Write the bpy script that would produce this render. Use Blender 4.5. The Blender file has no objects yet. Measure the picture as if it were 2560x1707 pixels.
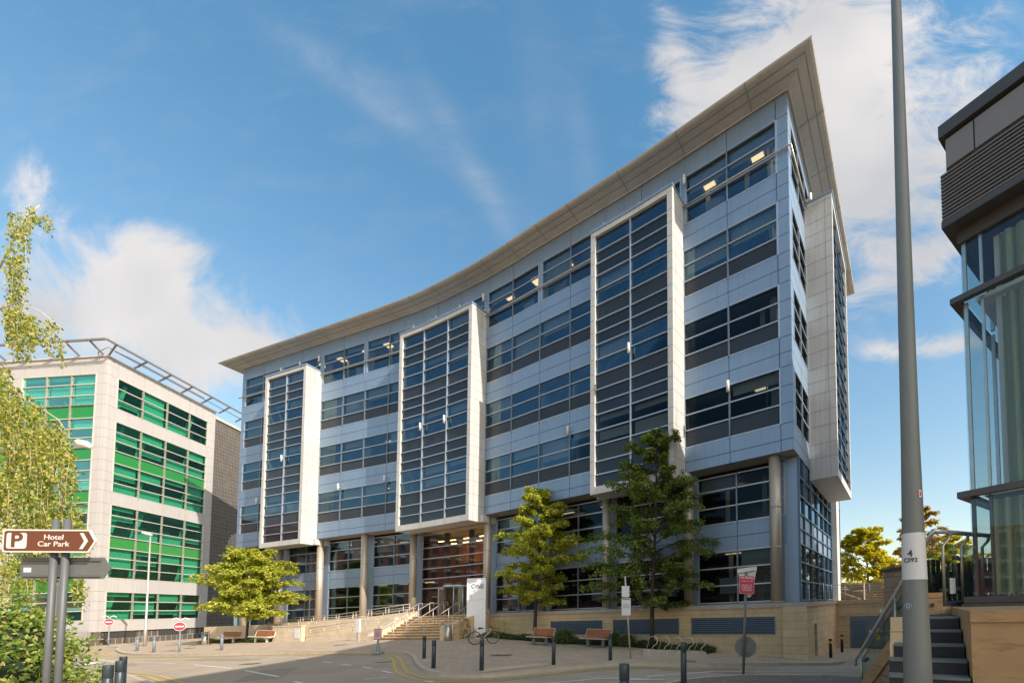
import bpy, math, random
from mathutils import Vector, Matrix
from mathutils.geometry import delaunay_2d_cdt
R = math.radians
random.seed(7)
sc = bpy.context.scene
# ------------------------------------------------------------------ camera
SH = 0.0376            # the street and everything set out on it climbs to the right
EYE = 1.9
cam = bpy.data.cameras.new('camera'); camo = bpy.data.objects.new('camera', cam)
sc.collection.objects.link(camo); sc.camera = camo
cam.sensor_width = 36; cam.lens = 36 * 1086 / 2560
cam.shift_x = -272 / 2560; cam.shift_y = 615.5 / 2560
cam.clip_start = 0.1; cam.clip_end = 3000
camo.location = (0, 0, EYE); camo.rotation_euler = (R(90) + math.atan(.0475), 0, 0)
# ------------------------------------------------------------------ light
SUN_EL = 35.0; SUN_AZ = Vector((.812, -.583))
wd = bpy.data.worlds.new('World'); sc.world = wd; wd.use_nodes = True
sun = bpy.data.lights.new('sun', 'SUN'); sun.energy = 3.0; sun.angle = R(.53); sun.color = (1, .91, .80)
suno = bpy.data.objects.new('sun', sun); sc.collection.objects.link(suno)
sd = Vector((SUN_AZ.x * math.cos(R(SUN_EL)), SUN_AZ.y * math.cos(R(SUN_EL)), math.sin(R(SUN_EL))))
suno.rotation_euler = sd.to_track_quat('Z', 'Y').to_euler(); suno.location = (30, -20, 60)
sc.view_settings.view_transform = 'Standard'; sc.view_settings.look = 'None'
sc.view_settings.exposure = 1.2; sc.view_settings.gamma = 1

def nn(nt, typ, **k):
    n = nt.nodes.new(typ)
    for a, b in k.items():
        if a == 'ins':
            for i, v in b.items():
                n.inputs[i].default_value = v
        else: setattr(n, a, b)
    return n
def mth(nt, op, a, b=None, c=None, clamp=False):
    n = nt.nodes.new('ShaderNodeMath'); n.operation = op; n.use_clamp = clamp
    for i, v in enumerate((a, b, c)):
        if v is None: continue
        if isinstance(v, (int, float)): n.inputs[i].default_value = v
        else: nt.links.new(v, n.inputs[i])
    return n.outputs[0]

def make_sky():
    nt = wd.node_tree; nt.nodes.clear(); L = nt.links.new
    sky = nn(nt, 'ShaderNodeTexSky', sky_type='NISHITA', sun_disc=False, sun_elevation=R(SUN_EL),
             sun_rotation=math.atan2(SUN_AZ.x, SUN_AZ.y), altitude=50, air_density=1.25, dust_density=.7, ozone_density=2.2)
    tc = nn(nt, 'ShaderNodeTexCoord'); sp = nn(nt, 'ShaderNodeSeparateXYZ'); L(tc.outputs['Generated'], sp.inputs[0])
    x, y, z = sp.outputs
    ya = mth(nt, 'MAXIMUM', mth(nt, 'ABSOLUTE', y), .12)
    px = mth(nt, 'DIVIDE', x, ya); pz = mth(nt, 'DIVIDE', z, ya)
    front = mth(nt, 'GREATER_THAN', y, 0)
    # cloud texture in a high flat layer
    cb = nn(nt, 'ShaderNodeCombineXYZ'); L(px, cb.inputs[0]); L(pz, cb.inputs[1])
    mp = nn(nt, 'ShaderNodeMapping'); mp.inputs['Rotation'].default_value = (0, 0, R(-62)); mp.inputs['Scale'].default_value = (1.0, 1.9, 1)
    L(cb.outputs[0], mp.inputs[0])
    no = nn(nt, 'ShaderNodeTexNoise', ins={'Scale': 4.2, 'Detail': 12, 'Roughness': .66, 'Distortion': .6}); L(mp.outputs[0], no.inputs[0])
    no2 = nn(nt, 'ShaderNodeTexNoise', ins={'Scale': 4.0, 'Detail': 12, 'Roughness': .62, 'Distortion': .45}); L(cb.outputs[0], no2.inputs[0])
    no3 = nn(nt, 'ShaderNodeTexNoise', ins={'Scale': 1.7, 'Detail': 3, 'Roughness': .5}); L(cb.outputs[0], no3.inputs[0])
    def blobs(lst):
        tot = None
        for (u, v, ru, rv, rot, w) in lst:
            cx, cz = (u - 1552) / 1086, (1521 - v) / 1086
            dx = mth(nt, 'SUBTRACT', px, cx); dz = mth(nt, 'SUBTRACT', pz, cz)
            c, s = math.cos(R(rot)), math.sin(R(rot))
            a = mth(nt, 'ADD', mth(nt, 'MULTIPLY', dx, c * 1086 / ru), mth(nt, 'MULTIPLY', dz, s * 1086 / ru))
            b = mth(nt, 'ADD', mth(nt, 'MULTIPLY', dx, -s * 1086 / rv), mth(nt, 'MULTIPLY', dz, c * 1086 / rv))
            r2 = mth(nt, 'ADD', mth(nt, 'MULTIPLY', a, a), mth(nt, 'MULTIPLY', b, b))
            g = mth(nt, 'MULTIPLY', mth(nt, 'EXPONENT', mth(nt, 'MULTIPLY', r2, -1.0)), w)
            tot = g if tot is None else mth(nt, 'ADD', tot, g)
        return mth(nt, 'MULTIPLY', tot, front)
    def edge(t): return mth(nt, 'MULTIPLY', t, 2.2, clamp=True)
    left = blobs([(200, 740, 400, 170, -18, 1.15), (600, 860, 300, 120, -25, .95), (20, 430, 70, 120, 0, .7),
                  (330, 580, 170, 70, -20, .5), (0, 860, 260, 120, 0, .6)])
    right = blobs([(1960, 180, 240, 330, -25, 1.1), (2200, 60, 360, 200, 20, 1.0), (2150, 430, 190, 260, -30, .95), (1700, 90, 55, 190, 12, .62),
                   (2420, 330, 70, 260, -38, .55), (2330, 620, 240, 80, 35, .6), (2350, 850, 170, 40, 5, .75), (2470, 500, 80, 230, -38, .45)])
    mr = nn(nt, 'ShaderNodeMapRange', interpolation_type='SMOOTHSTEP'); mr.inputs[1].default_value = .22; mr.inputs[2].default_value = 1.3
    L(mth(nt, 'ADD', left, mth(nt, 'MULTIPLY', mth(nt, 'MULTIPLY', mth(nt, 'SUBTRACT', no2.outputs[0], .5), 3.6), edge(left))), mr.inputs[0])
    mr2 = nn(nt, 'ShaderNodeMapRange', interpolation_type='SMOOTHSTEP'); mr2.inputs[1].default_value = .18; mr2.inputs[2].default_value = 1.2
    L(mth(nt, 'ADD', right, mth(nt, 'MULTIPLY', mth(nt, 'MULTIPLY', mth(nt, 'SUBTRACT', no.outputs[0], .5), 3.0), edge(right))), mr2.inputs[0])
    cir = blobs([(1000, 260, 420, 45, -38, .5), (1190, 420, 330, 32, -62, .75), (1330, 130, 60, 260, 5, .35), (900, 130, 300, 60, -25, .35), (1450, 300, 40, 200, 8, .4)])
    cir = mth(nt, 'MULTIPLY', mth(nt, 'MULTIPLY', cir, mth(nt, 'POWER', no.outputs[0], 2.0)), .75)
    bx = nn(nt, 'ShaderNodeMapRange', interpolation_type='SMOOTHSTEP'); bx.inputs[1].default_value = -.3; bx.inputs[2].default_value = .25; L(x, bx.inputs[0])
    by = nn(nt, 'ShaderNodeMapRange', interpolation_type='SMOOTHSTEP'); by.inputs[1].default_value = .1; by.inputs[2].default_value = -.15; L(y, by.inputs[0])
    back = mth(nt, 'MULTIPLY', mth(nt, 'MULTIPLY', bx.outputs[0], by.outputs[0]), .9)  # unseen cloud bank added behind the camera to fill the shaded areas
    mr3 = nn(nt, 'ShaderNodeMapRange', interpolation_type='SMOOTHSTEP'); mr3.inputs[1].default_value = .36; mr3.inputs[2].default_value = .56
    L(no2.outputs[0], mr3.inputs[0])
    thin = nn(nt, 'ShaderNodeMapRange', interpolation_type='SMOOTHSTEP'); thin.inputs[1].default_value = .45; thin.inputs[2].default_value = .8; thin.inputs[4].default_value = .08
    L(no.outputs[0], thin.inputs[0])
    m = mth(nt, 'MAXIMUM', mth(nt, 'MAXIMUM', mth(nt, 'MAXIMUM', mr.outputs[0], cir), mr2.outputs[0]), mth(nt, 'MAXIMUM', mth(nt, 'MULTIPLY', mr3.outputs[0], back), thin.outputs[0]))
    up = nn(nt, 'ShaderNodeMapRange'); up.inputs[1].default_value = 0; up.inputs[2].default_value = .12; L(z, up.inputs[0])
    m = mth(nt, 'MULTIPLY', mth(nt, 'MULTIPLY', m, up.outputs[0]), .95)
    cc = nn(nt, 'ShaderNodeMixRGB'); cc.inputs[1].default_value = (2.75, 2.75, 2.85, 1); cc.inputs[2].default_value = (4.0, 3.8, 3.65, 1)
    shade = nn(nt, 'ShaderNodeMapRange'); shade.inputs[1].default_value = .35; shade.inputs[2].default_value = .62; L(no3.outputs[0], shade.inputs[0])
    L(shade.outputs[0], cc.inputs[0])
    tint = nn(nt, 'ShaderNodeMixRGB', blend_type='MULTIPLY'); tint.inputs[0].default_value = 1
    tz = nn(nt, 'ShaderNodeMapRange'); tz.inputs[1].default_value = .1; tz.inputs[2].default_value = .75; L(z, tz.inputs[0])
    tm = nn(nt, 'ShaderNodeMixRGB'); L(tz.outputs[0], tm.inputs[0]); tm.inputs[1].default_value = SKY_LOW; tm.inputs[2].default_value = SKY_TOP; L(tm.outputs[0], tint.inputs[2])
    L(sky.outputs[0], tint.inputs[1])
    cb2 = nn(nt, 'ShaderNodeMixRGB'); L(by.outputs[0], cb2.inputs[0]); L(cc.outputs[0], cb2.inputs[1]); cb2.inputs[2].default_value = (15.2, 13.2, 11.3, 1)  # added rear clouds are extra bright and warm, as ambient fill
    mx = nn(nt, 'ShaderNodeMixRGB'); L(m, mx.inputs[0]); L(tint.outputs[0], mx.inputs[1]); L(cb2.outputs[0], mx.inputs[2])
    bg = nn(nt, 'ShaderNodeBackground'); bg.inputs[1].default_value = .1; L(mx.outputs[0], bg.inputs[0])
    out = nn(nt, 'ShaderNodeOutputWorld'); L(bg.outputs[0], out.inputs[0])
SKY_TOP = (.62, .97, .98, 1); SKY_LOW = (1.04, .93, .80, 1)
make_sky()

# ------------------------------------------------------------------ materials
MAT = {}
def base_mat(name):
    m = bpy.data.materials.new(name); m.use_nodes = True; nt = m.node_tree
    b = nt.nodes['Principled BSDF']; MAT[name] = m
    return m, nt, b
def mat(name, col, rough=.6, metal=0, var=.12, scale=3.0, detail=6, bump=0, bscale=40, spec=None, stretch=(1, 1, 1), streak=0):
    """base colour with procedural variation in tone, and optional fine relief"""
    m, nt, b = base_mat(name); L = nt.links.new
    b.inputs['Roughness'].default_value = rough; b.inputs['Metallic'].default_value = metal
    if spec is not None: b.inputs['Specular IOR Level'].default_value = spec
    ge = nn(nt, 'ShaderNodeNewGeometry'); mp = nn(nt, 'ShaderNodeMapping'); mp.inputs['Scale'].default_value = stretch
    L(ge.outputs['Position'], mp.inputs[0])
    no = nn(nt, 'ShaderNodeTexNoise', ins={'Scale': scale, 'Detail': detail, 'Roughness': .65}); L(mp.outputs[0], no.inputs[0])
    cr = nn(nt, 'ShaderNodeMapRange'); cr.inputs[1].default_value = .3; cr.inputs[2].default_value = .7
    cr.inputs[3].default_value = 1 - var; cr.inputs[4].default_value = 1 + var; L(no.outputs[0], cr.inputs[0])
    mx = nn(nt, 'ShaderNodeVectorMath', operation='SCALE'); mx.inputs[0].default_value = col[:3]; L(cr.outputs[0], mx.inputs['Scale'])
    L(mx.outputs[0], b.inputs['Base Color'])
    if streak:
        sm = nn(nt, 'ShaderNodeMapping'); sm.inputs['Scale'].default_value = (3.2, 3.2, .16); L(ge.outputs['Position'], sm.inputs[0])
        sn_ = nn(nt, 'ShaderNodeTexNoise', ins={'Scale': 2.0, 'Detail': 7, 'Roughness': .7}); L(sm.outputs[0], sn_.inputs[0])
        sr = nn(nt, 'ShaderNodeMapRange'); sr.inputs[1].default_value = .5; sr.inputs[2].default_value = .78; sr.inputs[4].default_value = streak; L(sn_.outputs[0], sr.inputs[0])
        sx = nn(nt, 'ShaderNodeMixRGB', blend_type='MULTIPLY'); L(sr.outputs[0], sx.inputs[0]); L(mx.outputs[0], sx.inputs[1]); sx.inputs[2].default_value = (.5, .47, .42, 1)
        L(sx.outputs[0], b.inputs['Base Color'])
    if bump:
        n2 = nn(nt, 'ShaderNodeTexNoise', ins={'Scale': bscale, 'Detail': 5}); L(mp.outputs[0], n2.inputs[0])
        bm = nn(nt, 'ShaderNodeBump'); bm.inputs['Strength'].default_value = bump; bm.inputs['Distance'].default_value = .02
        L(n2.outputs[0], bm.inputs['Height']); L(bm.outputs[0], b.inputs['Normal'])
    return m
def glass(name, trans, refl, f0=.1, rough=.015, gcol=(.9, .95, 1)):
    m, nt, b = base_mat(name); L = nt.links.new; nt.nodes.remove(b)
    o = nt.nodes['Material Output']
    tr = nn(nt, 'ShaderNodeBsdfTransparent'); tr.inputs[0].default_value = (*trans, 1)
    gl = nn(nt, 'ShaderNodeBsdfGlossy'); gl.inputs[0].default_value = (*gcol, 1); gl.inputs[1].default_value = rough
    ge = nn(nt, 'ShaderNodeNewGeometry')
    # slight waviness of the panes, each tilted a little
    sc_ = nn(nt, 'ShaderNodeTexNoise', ins={'Scale': .45, 'Detail': 1}); L(ge.outputs['Position'], sc_.inputs[0])
    bm = nn(nt, 'ShaderNodeBump'); bm.inputs['Strength'].default_value = .12; bm.inputs['Distance'].default_value = .05; L(sc_.outputs[0], bm.inputs['Height'])
    L(bm.outputs[0], gl.inputs['Normal'])
    fr = nn(nt, 'ShaderNodeFresnel'); fr.inputs[0].default_value = 1.5
    fac = mth(nt, 'ADD', mth(nt, 'MULTIPLY', fr.outputs[0], refl), f0, clamp=True)
    mx = nn(nt, 'ShaderNodeMixShader'); L(fac, mx.inputs[0]); L(tr.outputs[0], mx.inputs[1]); L(gl.outputs[0], mx.inputs[2])
    L(mx.outputs[0], o.inputs[0])
    return m
def emit(name, col, s):
    m, nt, b = base_mat(name)
    b.inputs['Base Color'].default_value = (*col, 1); b.inputs['Emission Color'].default_value = (*col, 1); b.inputs['Emission Strength'].default_value = s
    return m
def blocks(name, col, mortar, d, bw, bh, ms=.012, var=.15, rough=.85, grain=None, off=.5, dz=0, bump=.3, flat=False, freq=2):
    """masonry or paving laid in courses; d is the horizontal direction of the courses"""
    m, nt, b = base_mat(name); L = nt.links.new; b.inputs['Roughness'].default_value = rough
    ge = nn(nt, 'ShaderNodeNewGeometry'); sp = nn(nt, 'ShaderNodeSeparateXYZ'); L(ge.outputs['Position'], sp.inputs[0])
    s = mth(nt, 'ADD', mth(nt, 'MULTIPLY', sp.outputs[0], d[0]), mth(nt, 'MULTIPLY', sp.outputs[1], d[1]))
    if flat: z = mth(nt, 'ADD', mth(nt, 'MULTIPLY', sp.outputs[0], -d[1]), mth(nt, 'MULTIPLY', sp.outputs[1], d[0]))
    else: z = mth(nt, 'SUBTRACT', sp.outputs[2], mth(nt, 'MULTIPLY', sp.outputs[0], SH))
    z = mth(nt, 'ADD', z, dz)
    cb = nn(nt, 'ShaderNodeCombineXYZ'); L(s, cb.inputs[0]); L(z, cb.inputs[1])
    br = nn(nt, 'ShaderNodeTexBrick'); br.offset = off; br.offset_frequency = freq
    c2 = [c * (1 - var) for c in col]
    br.inputs['Color1'].default_value = (*col, 1); br.inputs['Color2'].default_value = (*c2, 1); br.inputs['Mortar'].default_value = (*mortar, 1)
    br.inputs['Scale'].default_value = 1; br.inputs['Mortar Size'].default_value = ms; br.inputs['Brick Width'].default_value = bw; br.inputs['Row Height'].default_value = bh
    br.inputs['Mortar Smooth'].default_value = .2
    L(cb.outputs[0], br.inputs[0])
    no = nn(nt, 'ShaderNodeTexNoise', ins={'Scale': 1.3, 'Detail': 8, 'Roughness': .7}); L(ge.outputs['Position'], no.inputs[0])
    mr = nn(nt, 'ShaderNodeMapRange'); mr.inputs[1].default_value = .3; mr.inputs[2].default_value = .7; mr.inputs[3].default_value = .84; mr.inputs[4].default_value = 1.14; L(no.outputs[0], mr.inputs[0])
    vs = nn(nt, 'ShaderNodeVectorMath', operation='SCALE'); L(br.outputs[0], vs.inputs[0]); L(mr.outputs[0], vs.inputs['Scale'])
    res = vs.outputs[0]
    if grain:
        mp = nn(nt, 'ShaderNodeMapping'); mp.inputs['Scale'].default_value = (.7, .7, 2.6); L(ge.outputs['Position'], mp.inputs[0])
        g = nn(nt, 'ShaderNodeTexNoise', ins={'Scale': 1.6, 'Detail': 8, 'Roughness': .6, 'Distortion': 2.2}); L(mp.outputs[0], g.inputs[0])
        gr = nn(nt, 'ShaderNodeMapRange'); gr.inputs[1].default_value = .52; gr.inputs[2].default_value = .68; L(g.outputs[0], gr.inputs[0])
        gm = nn(nt, 'ShaderNodeMixRGB'); L(gr.outputs[0], gm.inputs[0]); L(res, gm.inputs[1]); gm.inputs[2].default_value = (*grain, 1); res = gm.outputs[0]
    L(res, b.inputs['Base Color'])
    if bump:
        bm = nn(nt, 'ShaderNodeBump'); bm.inputs['Strength'].default_value = bump; bm.inputs['Distance'].default_value = .01; bm.invert = True
        L(br.outputs['Fac'], bm.inputs['Height']); L(bm.outputs[0], b.inputs['Normal'])
    return m
def leafmat(name, cols, trans=.35):
    m, nt, b = base_mat(name); L = nt.links.new; nt.nodes.remove(b); o = nt.nodes['Material Output']
    ge = nn(nt, 'ShaderNodeNewGeometry'); cr = nn(nt, 'ShaderNodeValToRGB'); L(ge.outputs['Random Per Island'], cr.inputs[0])
    el = cr.color_ramp.elements
    el[0].color = (*cols[0], 1); el[0].position = 0; el[1].color = (*cols[-1], 1); el[1].position = 1
    for i, c in enumerate(cols[1:-1]):
        e = el.new((i + 1) / (len(cols) - 1)); e.color = (*c, 1)
    df = nn(nt, 'ShaderNodeBsdfPrincipled'); df.inputs['Roughness'].default_value = .55; df.inputs['Specular IOR Level'].default_value = .35; L(cr.outputs[0], df.inputs['Base Color'])
    tl = nn(nt, 'ShaderNodeBsdfTranslucent'); vs = nn(nt, 'ShaderNodeMixRGB', blend_type='MULTIPLY'); vs.inputs[0].default_value = 1
    L(cr.outputs[0], vs.inputs[1]); vs.inputs[2].default_value = (1.5, 1.5, .5, 1); L(vs.outputs[0], tl.inputs[0])
    mx = nn(nt, 'ShaderNodeMixShader'); mx.inputs[0].default_value = trans; L(df.outputs[0], mx.inputs[1]); L(tl.outputs[0], mx.inputs[2]); L(mx.outputs[0], o.inputs[0])
    return m

E_DIR = (-.8355, .5495); G_DIR = (.5495, .8355)
mat('panel_blue', (.225, .31, .42), .42, .35, var=.06, streak=.35, scale=.5, stretch=(1, 1, .3))
mat('joint_dark', (.05, .055, .06), .8, var=.05)
mat('mullion', (.40, .44, .49), .35, .5, var=.04)
mat('cream_panel', (.51, .50, .475), .55, 0, streak=.55, var=.07, scale=.9, stretch=(1, 1, .4), spec=.4)
mat('canopy_metal', (.42, .41, .375), .5, .1, streak=.4, var=.10, scale=.8)
mat('column_metal', (.44, .38, .30), .42, .35, var=.1, scale=1.2, stretch=(1, 1, .3))
mat('soffit', (.34, .30, .26), .7, var=.06)
mat('interior_dark', (.055, .055, .055), .9, var=.2, scale=.7)
mat('ceiling', (.30, .30, .29), .9, var=.05)
mat('core_wall', (.13, .125, .12), .9, var=.25, scale=.35)
mat('blind', (.80, .80, .72), .9, var=.04, stretch=(1, 1, 8))
mat('blind_light', (.75, .75, .70), .9, var=.04)
mat('frit', (.030, .036, .046), .25, 0, var=.15, scale=.5, spec=.3)
mat('coping', (.40, .35, .28), .85, var=.12, bump=.2)
mat('louvre', (.085, .14, .20), .5, .3, var=.08)
mat('steel', (.60, .58, .55), .30, .55, var=.1, scale=6)
mat('steel_rail', (.52, .45, .40), .4, .5, var=.08)
mat('steel_warm', (.50, .44, .34), .34, .7, var=.15, scale=5)
mat('white_paint', (.60, .59, .565), .5, var=.06)
mat('totem_white', (.82, .82, .80), .45, var=.04)
mat('line_paint', (.62, .60, .54), .8, var=.3, scale=8, detail=10)
mat('yellow_paint', (.50, .34, .09), .8, var=.3, scale=8, detail=10)
mat('grey_paint', (.10, .105, .105), .5, var=.08)
mat('lamp_grey', (.155, .165, .150), .55, var=.14, scale=2.2, detail=9, stretch=(1, 1, .35))
mat('bollard_dark', (.028, .042, .050), .42, var=.15, scale=4)
mat('bollard_grey', (.17, .20, .23), .5, var=.1)
mat('black', (.012, .012, .012), .5, var=.1)
mat('yellow_band', (.75, .45, .02), .5, var=.08)
mat('red_sign', (.55, .02, .05), .45, var=.03)
mat('nosign_red', (.70, .03, .05), .4, var=.03)
mat('brown_sign', (.135, .042, .016), .4, var=.04)
mat('sign_cream', (.66, .60, .54), .45, var=.03)
mat('sign_back', (.16, .165, .15), .5, .3, var=.08)
mat('notice_white', (.62, .62, .62), .6, var=.05)
mat('text_grey', (.05, .05, .055), .6, var=.02)
mat('wood', (.33, .115, .035), .45, var=.35, scale=9, stretch=(1, 1, 5))
mat('rubber', (.02, .02, .02), .7)
mat('door_blue', (.13, .18, .215), .5, var=.08)
mat('sticker_blue', (.03, .25, .5), .5); mat('sticker_yellow', (.7, .5, .05), .5); mat('sticker_pink', (.65, .35, .38), .6); mat('sticker_orange', (.6, .32, .1), .6)
mat('dark_tile', (.045, .045, .048), .4, var=.2)
mat('cream_clad', (.45, .42, .395), .7, 0, streak=.35, var=.05, scale=.6, stretch=(1, 1, .3))
mat('green_frame', (.56, .52, .44), .5, .1, var=.03)
mat('green_opaque', (.01, .20, .02), .15, 0, var=.06, scale=.3, spec=.8)
mat('green_inner', (.55, .58, .50), .8, var=.15, scale=.5)
mat('green_blind', (.80, .85, .78), .8, var=.04)
mat('bronze_trim', (.085, .078, .072), .42, .4, var=.06)
mat('bronze_panel', (.23, .20, .175), .4, .35, var=.05, scale=.8)
mat('louvre_dark', (.16, .145, .13), .45, .3, var=.06)
mat('curtain', (.27, .29, .18), .9, var=.12, scale=2, stretch=(3, 3, .2))
mat('sheer', (.62, .62, .60), .9, var=.05)
mat('step_stone', (.028, .028, .028), .8, var=.2, scale=5, bump=.2)
mat('step_nosing', (.15, .15, .137), .8, var=.1, scale=5)
mat('tread_cream', (.60, .47, .29), .85, var=.12, scale=2, bump=.2)
mat('riser_brown', (.33, .20, .09), .85, var=.35, scale=3)
mat('fence_dark', (.022, .028, .034), .6, var=.2)
mat('fence_brown', (.15, .11, .085), .8, var=.2)
mat('bark', (.055, .042, .03), .9, var=.4, scale=8, bump=.6, bscale=20, stretch=(2, 2, .5))
mat('bark_birch', (.55, .46, .38), .8, var=.4, scale=10, stretch=(1, 1, 3))
mat('soil', (.035, .025, .018), .95, var=.3, scale=9, bump=.5)
mat('bin_metal', (.42, .38, .33), .3, .8, var=.1)
mat('bike_white', (.60, .58, .52), .35, var=.03)
mat('lobby_wall', (.55, .30, .12), .6, var=.3, scale=.6); mat('lobby_orange', (.62, .27, .05), .6, var=.2, scale=.8)
mat('cobble', (.28, .27, .24), .85, var=.15, bump=.3)
mat('orange_ochre', (.42, .26, .11), .8, var=.1)
emit('office_light', (1, .68, .32), 1.9); emit('office_light_dim', (1, .76, .46), .8); emit('lobby_light', (1, .6, .25), 5.)
glass('office_glass', (.28, .32, .34), .20, .012, gcol=(.30, .50, .66))
glass('lobby_glass', (.66, .60, .52), .06, .01)
glass('green_glass', (.24, .66, .48), .45, .02, gcol=(.4, .85, .75))
glass('bronze_glass', (.90, .95, .95), .30, .02, gcol=(.55, .68, .88))
glass('clear_glass', (.74, .82, .76), .6, .02)
glass('side_glass', (.10, .12, .14), .5, .28, gcol=(.62, .80, 1.0))
blocks('podium_stone', (.60, .43, .235), (.36, .27, .16), E_DIR, 1.15, .36, .010, var=.10, grain=None)
blocks('ramp_stone', (.60, .50, .36), (.44, .35, .24), (.947, -.32), 1.1, .34, .010, var=.07)
blocks('side_stone', (.66, .48, .28), (.34, .26, .16), G_DIR, 1.15, .36, .010, var=.1)
blocks('sand_stone', (.42, .25, .115), (.06, .04, .03), (.6, -.8), 4.2, 1.3, .006, var=.08, grain=(.27, .15, .065), dz=.72)
blocks('pier_stone', (.31, .215, .15), (.10, .07, .05), (1, 0), 2.6, .42, .010, var=.15, grain=(.18, .12, .085))
blocks('red_brick', (.30, .075, .035), (.22, .16, .12), (0, 1), .45, .15, .02, var=.3)
blocks('red_brick_x', (.30, .085, .04), (.22, .16, .12), (1, 0), .45, .15, .02, var=.3)
mat('seam_dark', (.25, .24, .215), .8)
mat('patch', (.27, .215, .158), .9, var=.2, scale=6)
mat('tactile', (.50, .36, .24), .85, var=.12, scale=6)
blocks('paving', (.42, .325, .235), (.25, .19, .135), (.947, -.32), .42, .28, .012, var=.10, flat=True, bump=.15)
blocks('near_paving', (.27, .195, .14), (.11, .085, .065), (.8, .6), .21, .105, .012, var=.3, flat=True, bump=.6)
blocks('tile_wall', (.095, .082, .072), (.17, .145, .12), (0, 1), .22, .44, .035, var=.25, off=0)
blocks('plinth_tile', (.12, .10, .08), (.35, .32, .27), (0, 1), .6, .9, .03, var=.2)
mat('kerb_stone', (.44, .37, .28), .85, var=.14, scale=2.5, detail=8, bump=.2)
def asphalt():
    m, nt, b = base_mat('asphalt'); L = nt.links.new; b.inputs['Roughness'].default_value = .9
    ge = nn(nt, 'ShaderNodeNewGeometry')
    n1 = nn(nt, 'ShaderNodeTexNoise', ins={'Scale': .35, 'Detail': 6, 'Roughness': .7}); L(ge.outputs['Position'], n1.inputs[0])
    mp = nn(nt, 'ShaderNodeMapping'); mp.inputs['Rotation'].default_value = (0, 0, R(-55)); mp.inputs['Scale'].default_value = (.25, 2.2, 1); L(ge.outputs['Position'], mp.inputs[0])
    n2 = nn(nt, 'ShaderNodeTexNoise', ins={'Scale': 1.0, 'Detail': 7, 'Roughness': .75}); L(mp.outputs[0], n2.inputs[0])
    n3 = nn(nt, 'ShaderNodeTexNoise', ins={'Scale': 55, 'Detail': 3}); L(ge.outputs['Position'], n3.inputs[0])
    v = mth(nt, 'ADD', mth(nt, 'MULTIPLY', n1.outputs[0], .34), mth(nt, 'ADD', mth(nt, 'MULTIPLY', n2.outputs[0], .34), mth(nt, 'MULTIPLY', n3.outputs[0], .32)))
    cr = nn(nt, 'ShaderNodeValToRGB'); cr.color_ramp.elements[0].position = .34; cr.color_ramp.elements[1].position = .66
    cr.color_ramp.elements[0].color = (.225, .18, .132, 1); cr.color_ramp.elements[1].color = (.45, .36, .26, 1)
    L(v, cr.inputs[0]); L(cr.outputs[0], b.inputs['Base Color'])
    bm = nn(nt, 'ShaderNodeBump'); bm.inputs['Strength'].default_value = .4; bm.inputs['Distance'].default_value = .01; L(n3.outputs[0], bm.inputs['Height']); L(bm.outputs[0], b.inputs['Normal'])
asphalt()
leafmat('leaf_lime', [(.15, .21, .02), (.32, .38, .05), (.48, .48, .08), (.64, .56, .12)], .45)
leafmat('leaf_green', [(.045, .085, .012), (.075, .12, .02), (.11, .16, .03), (.17, .19, .05)])
leafmat('leaf_dark', [(.06, .12, .02), (.11, .18, .035), (.17, .23, .055), (.27, .26, .07)], .4)
leafmat('leaf_birch', [(.06, .10, .012), (.17, .23, .03), (.33, .37, .07), (.48, .45, .12), (.46, .36, .07)], .45)
leafmat('leaf_hedge', [(.05, .11, .015), (.13, .22, .03), (.26, .34, .06), (.38, .40, .10), (.42, .36, .10)], .4)
leafmat('leaf_yellow', [(.18, .24, .015), (.36, .36, .02), (.54, .46, .03), (.56, .38, .03)], .5)
leafmat('leaf_orange', [(.16, .18, .03), (.34, .26, .05), (.46, .27, .06), (.40, .18, .05)], .45)
leafmat('leaf_cover', [(.025, .06, .012), (.05, .10, .022), (.09, .15, .035), (.06, .06, .03)])
leafmat('leaf_red', [(.12, .06, .025), (.18, .12, .03), (.24, .20, .04)])

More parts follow.
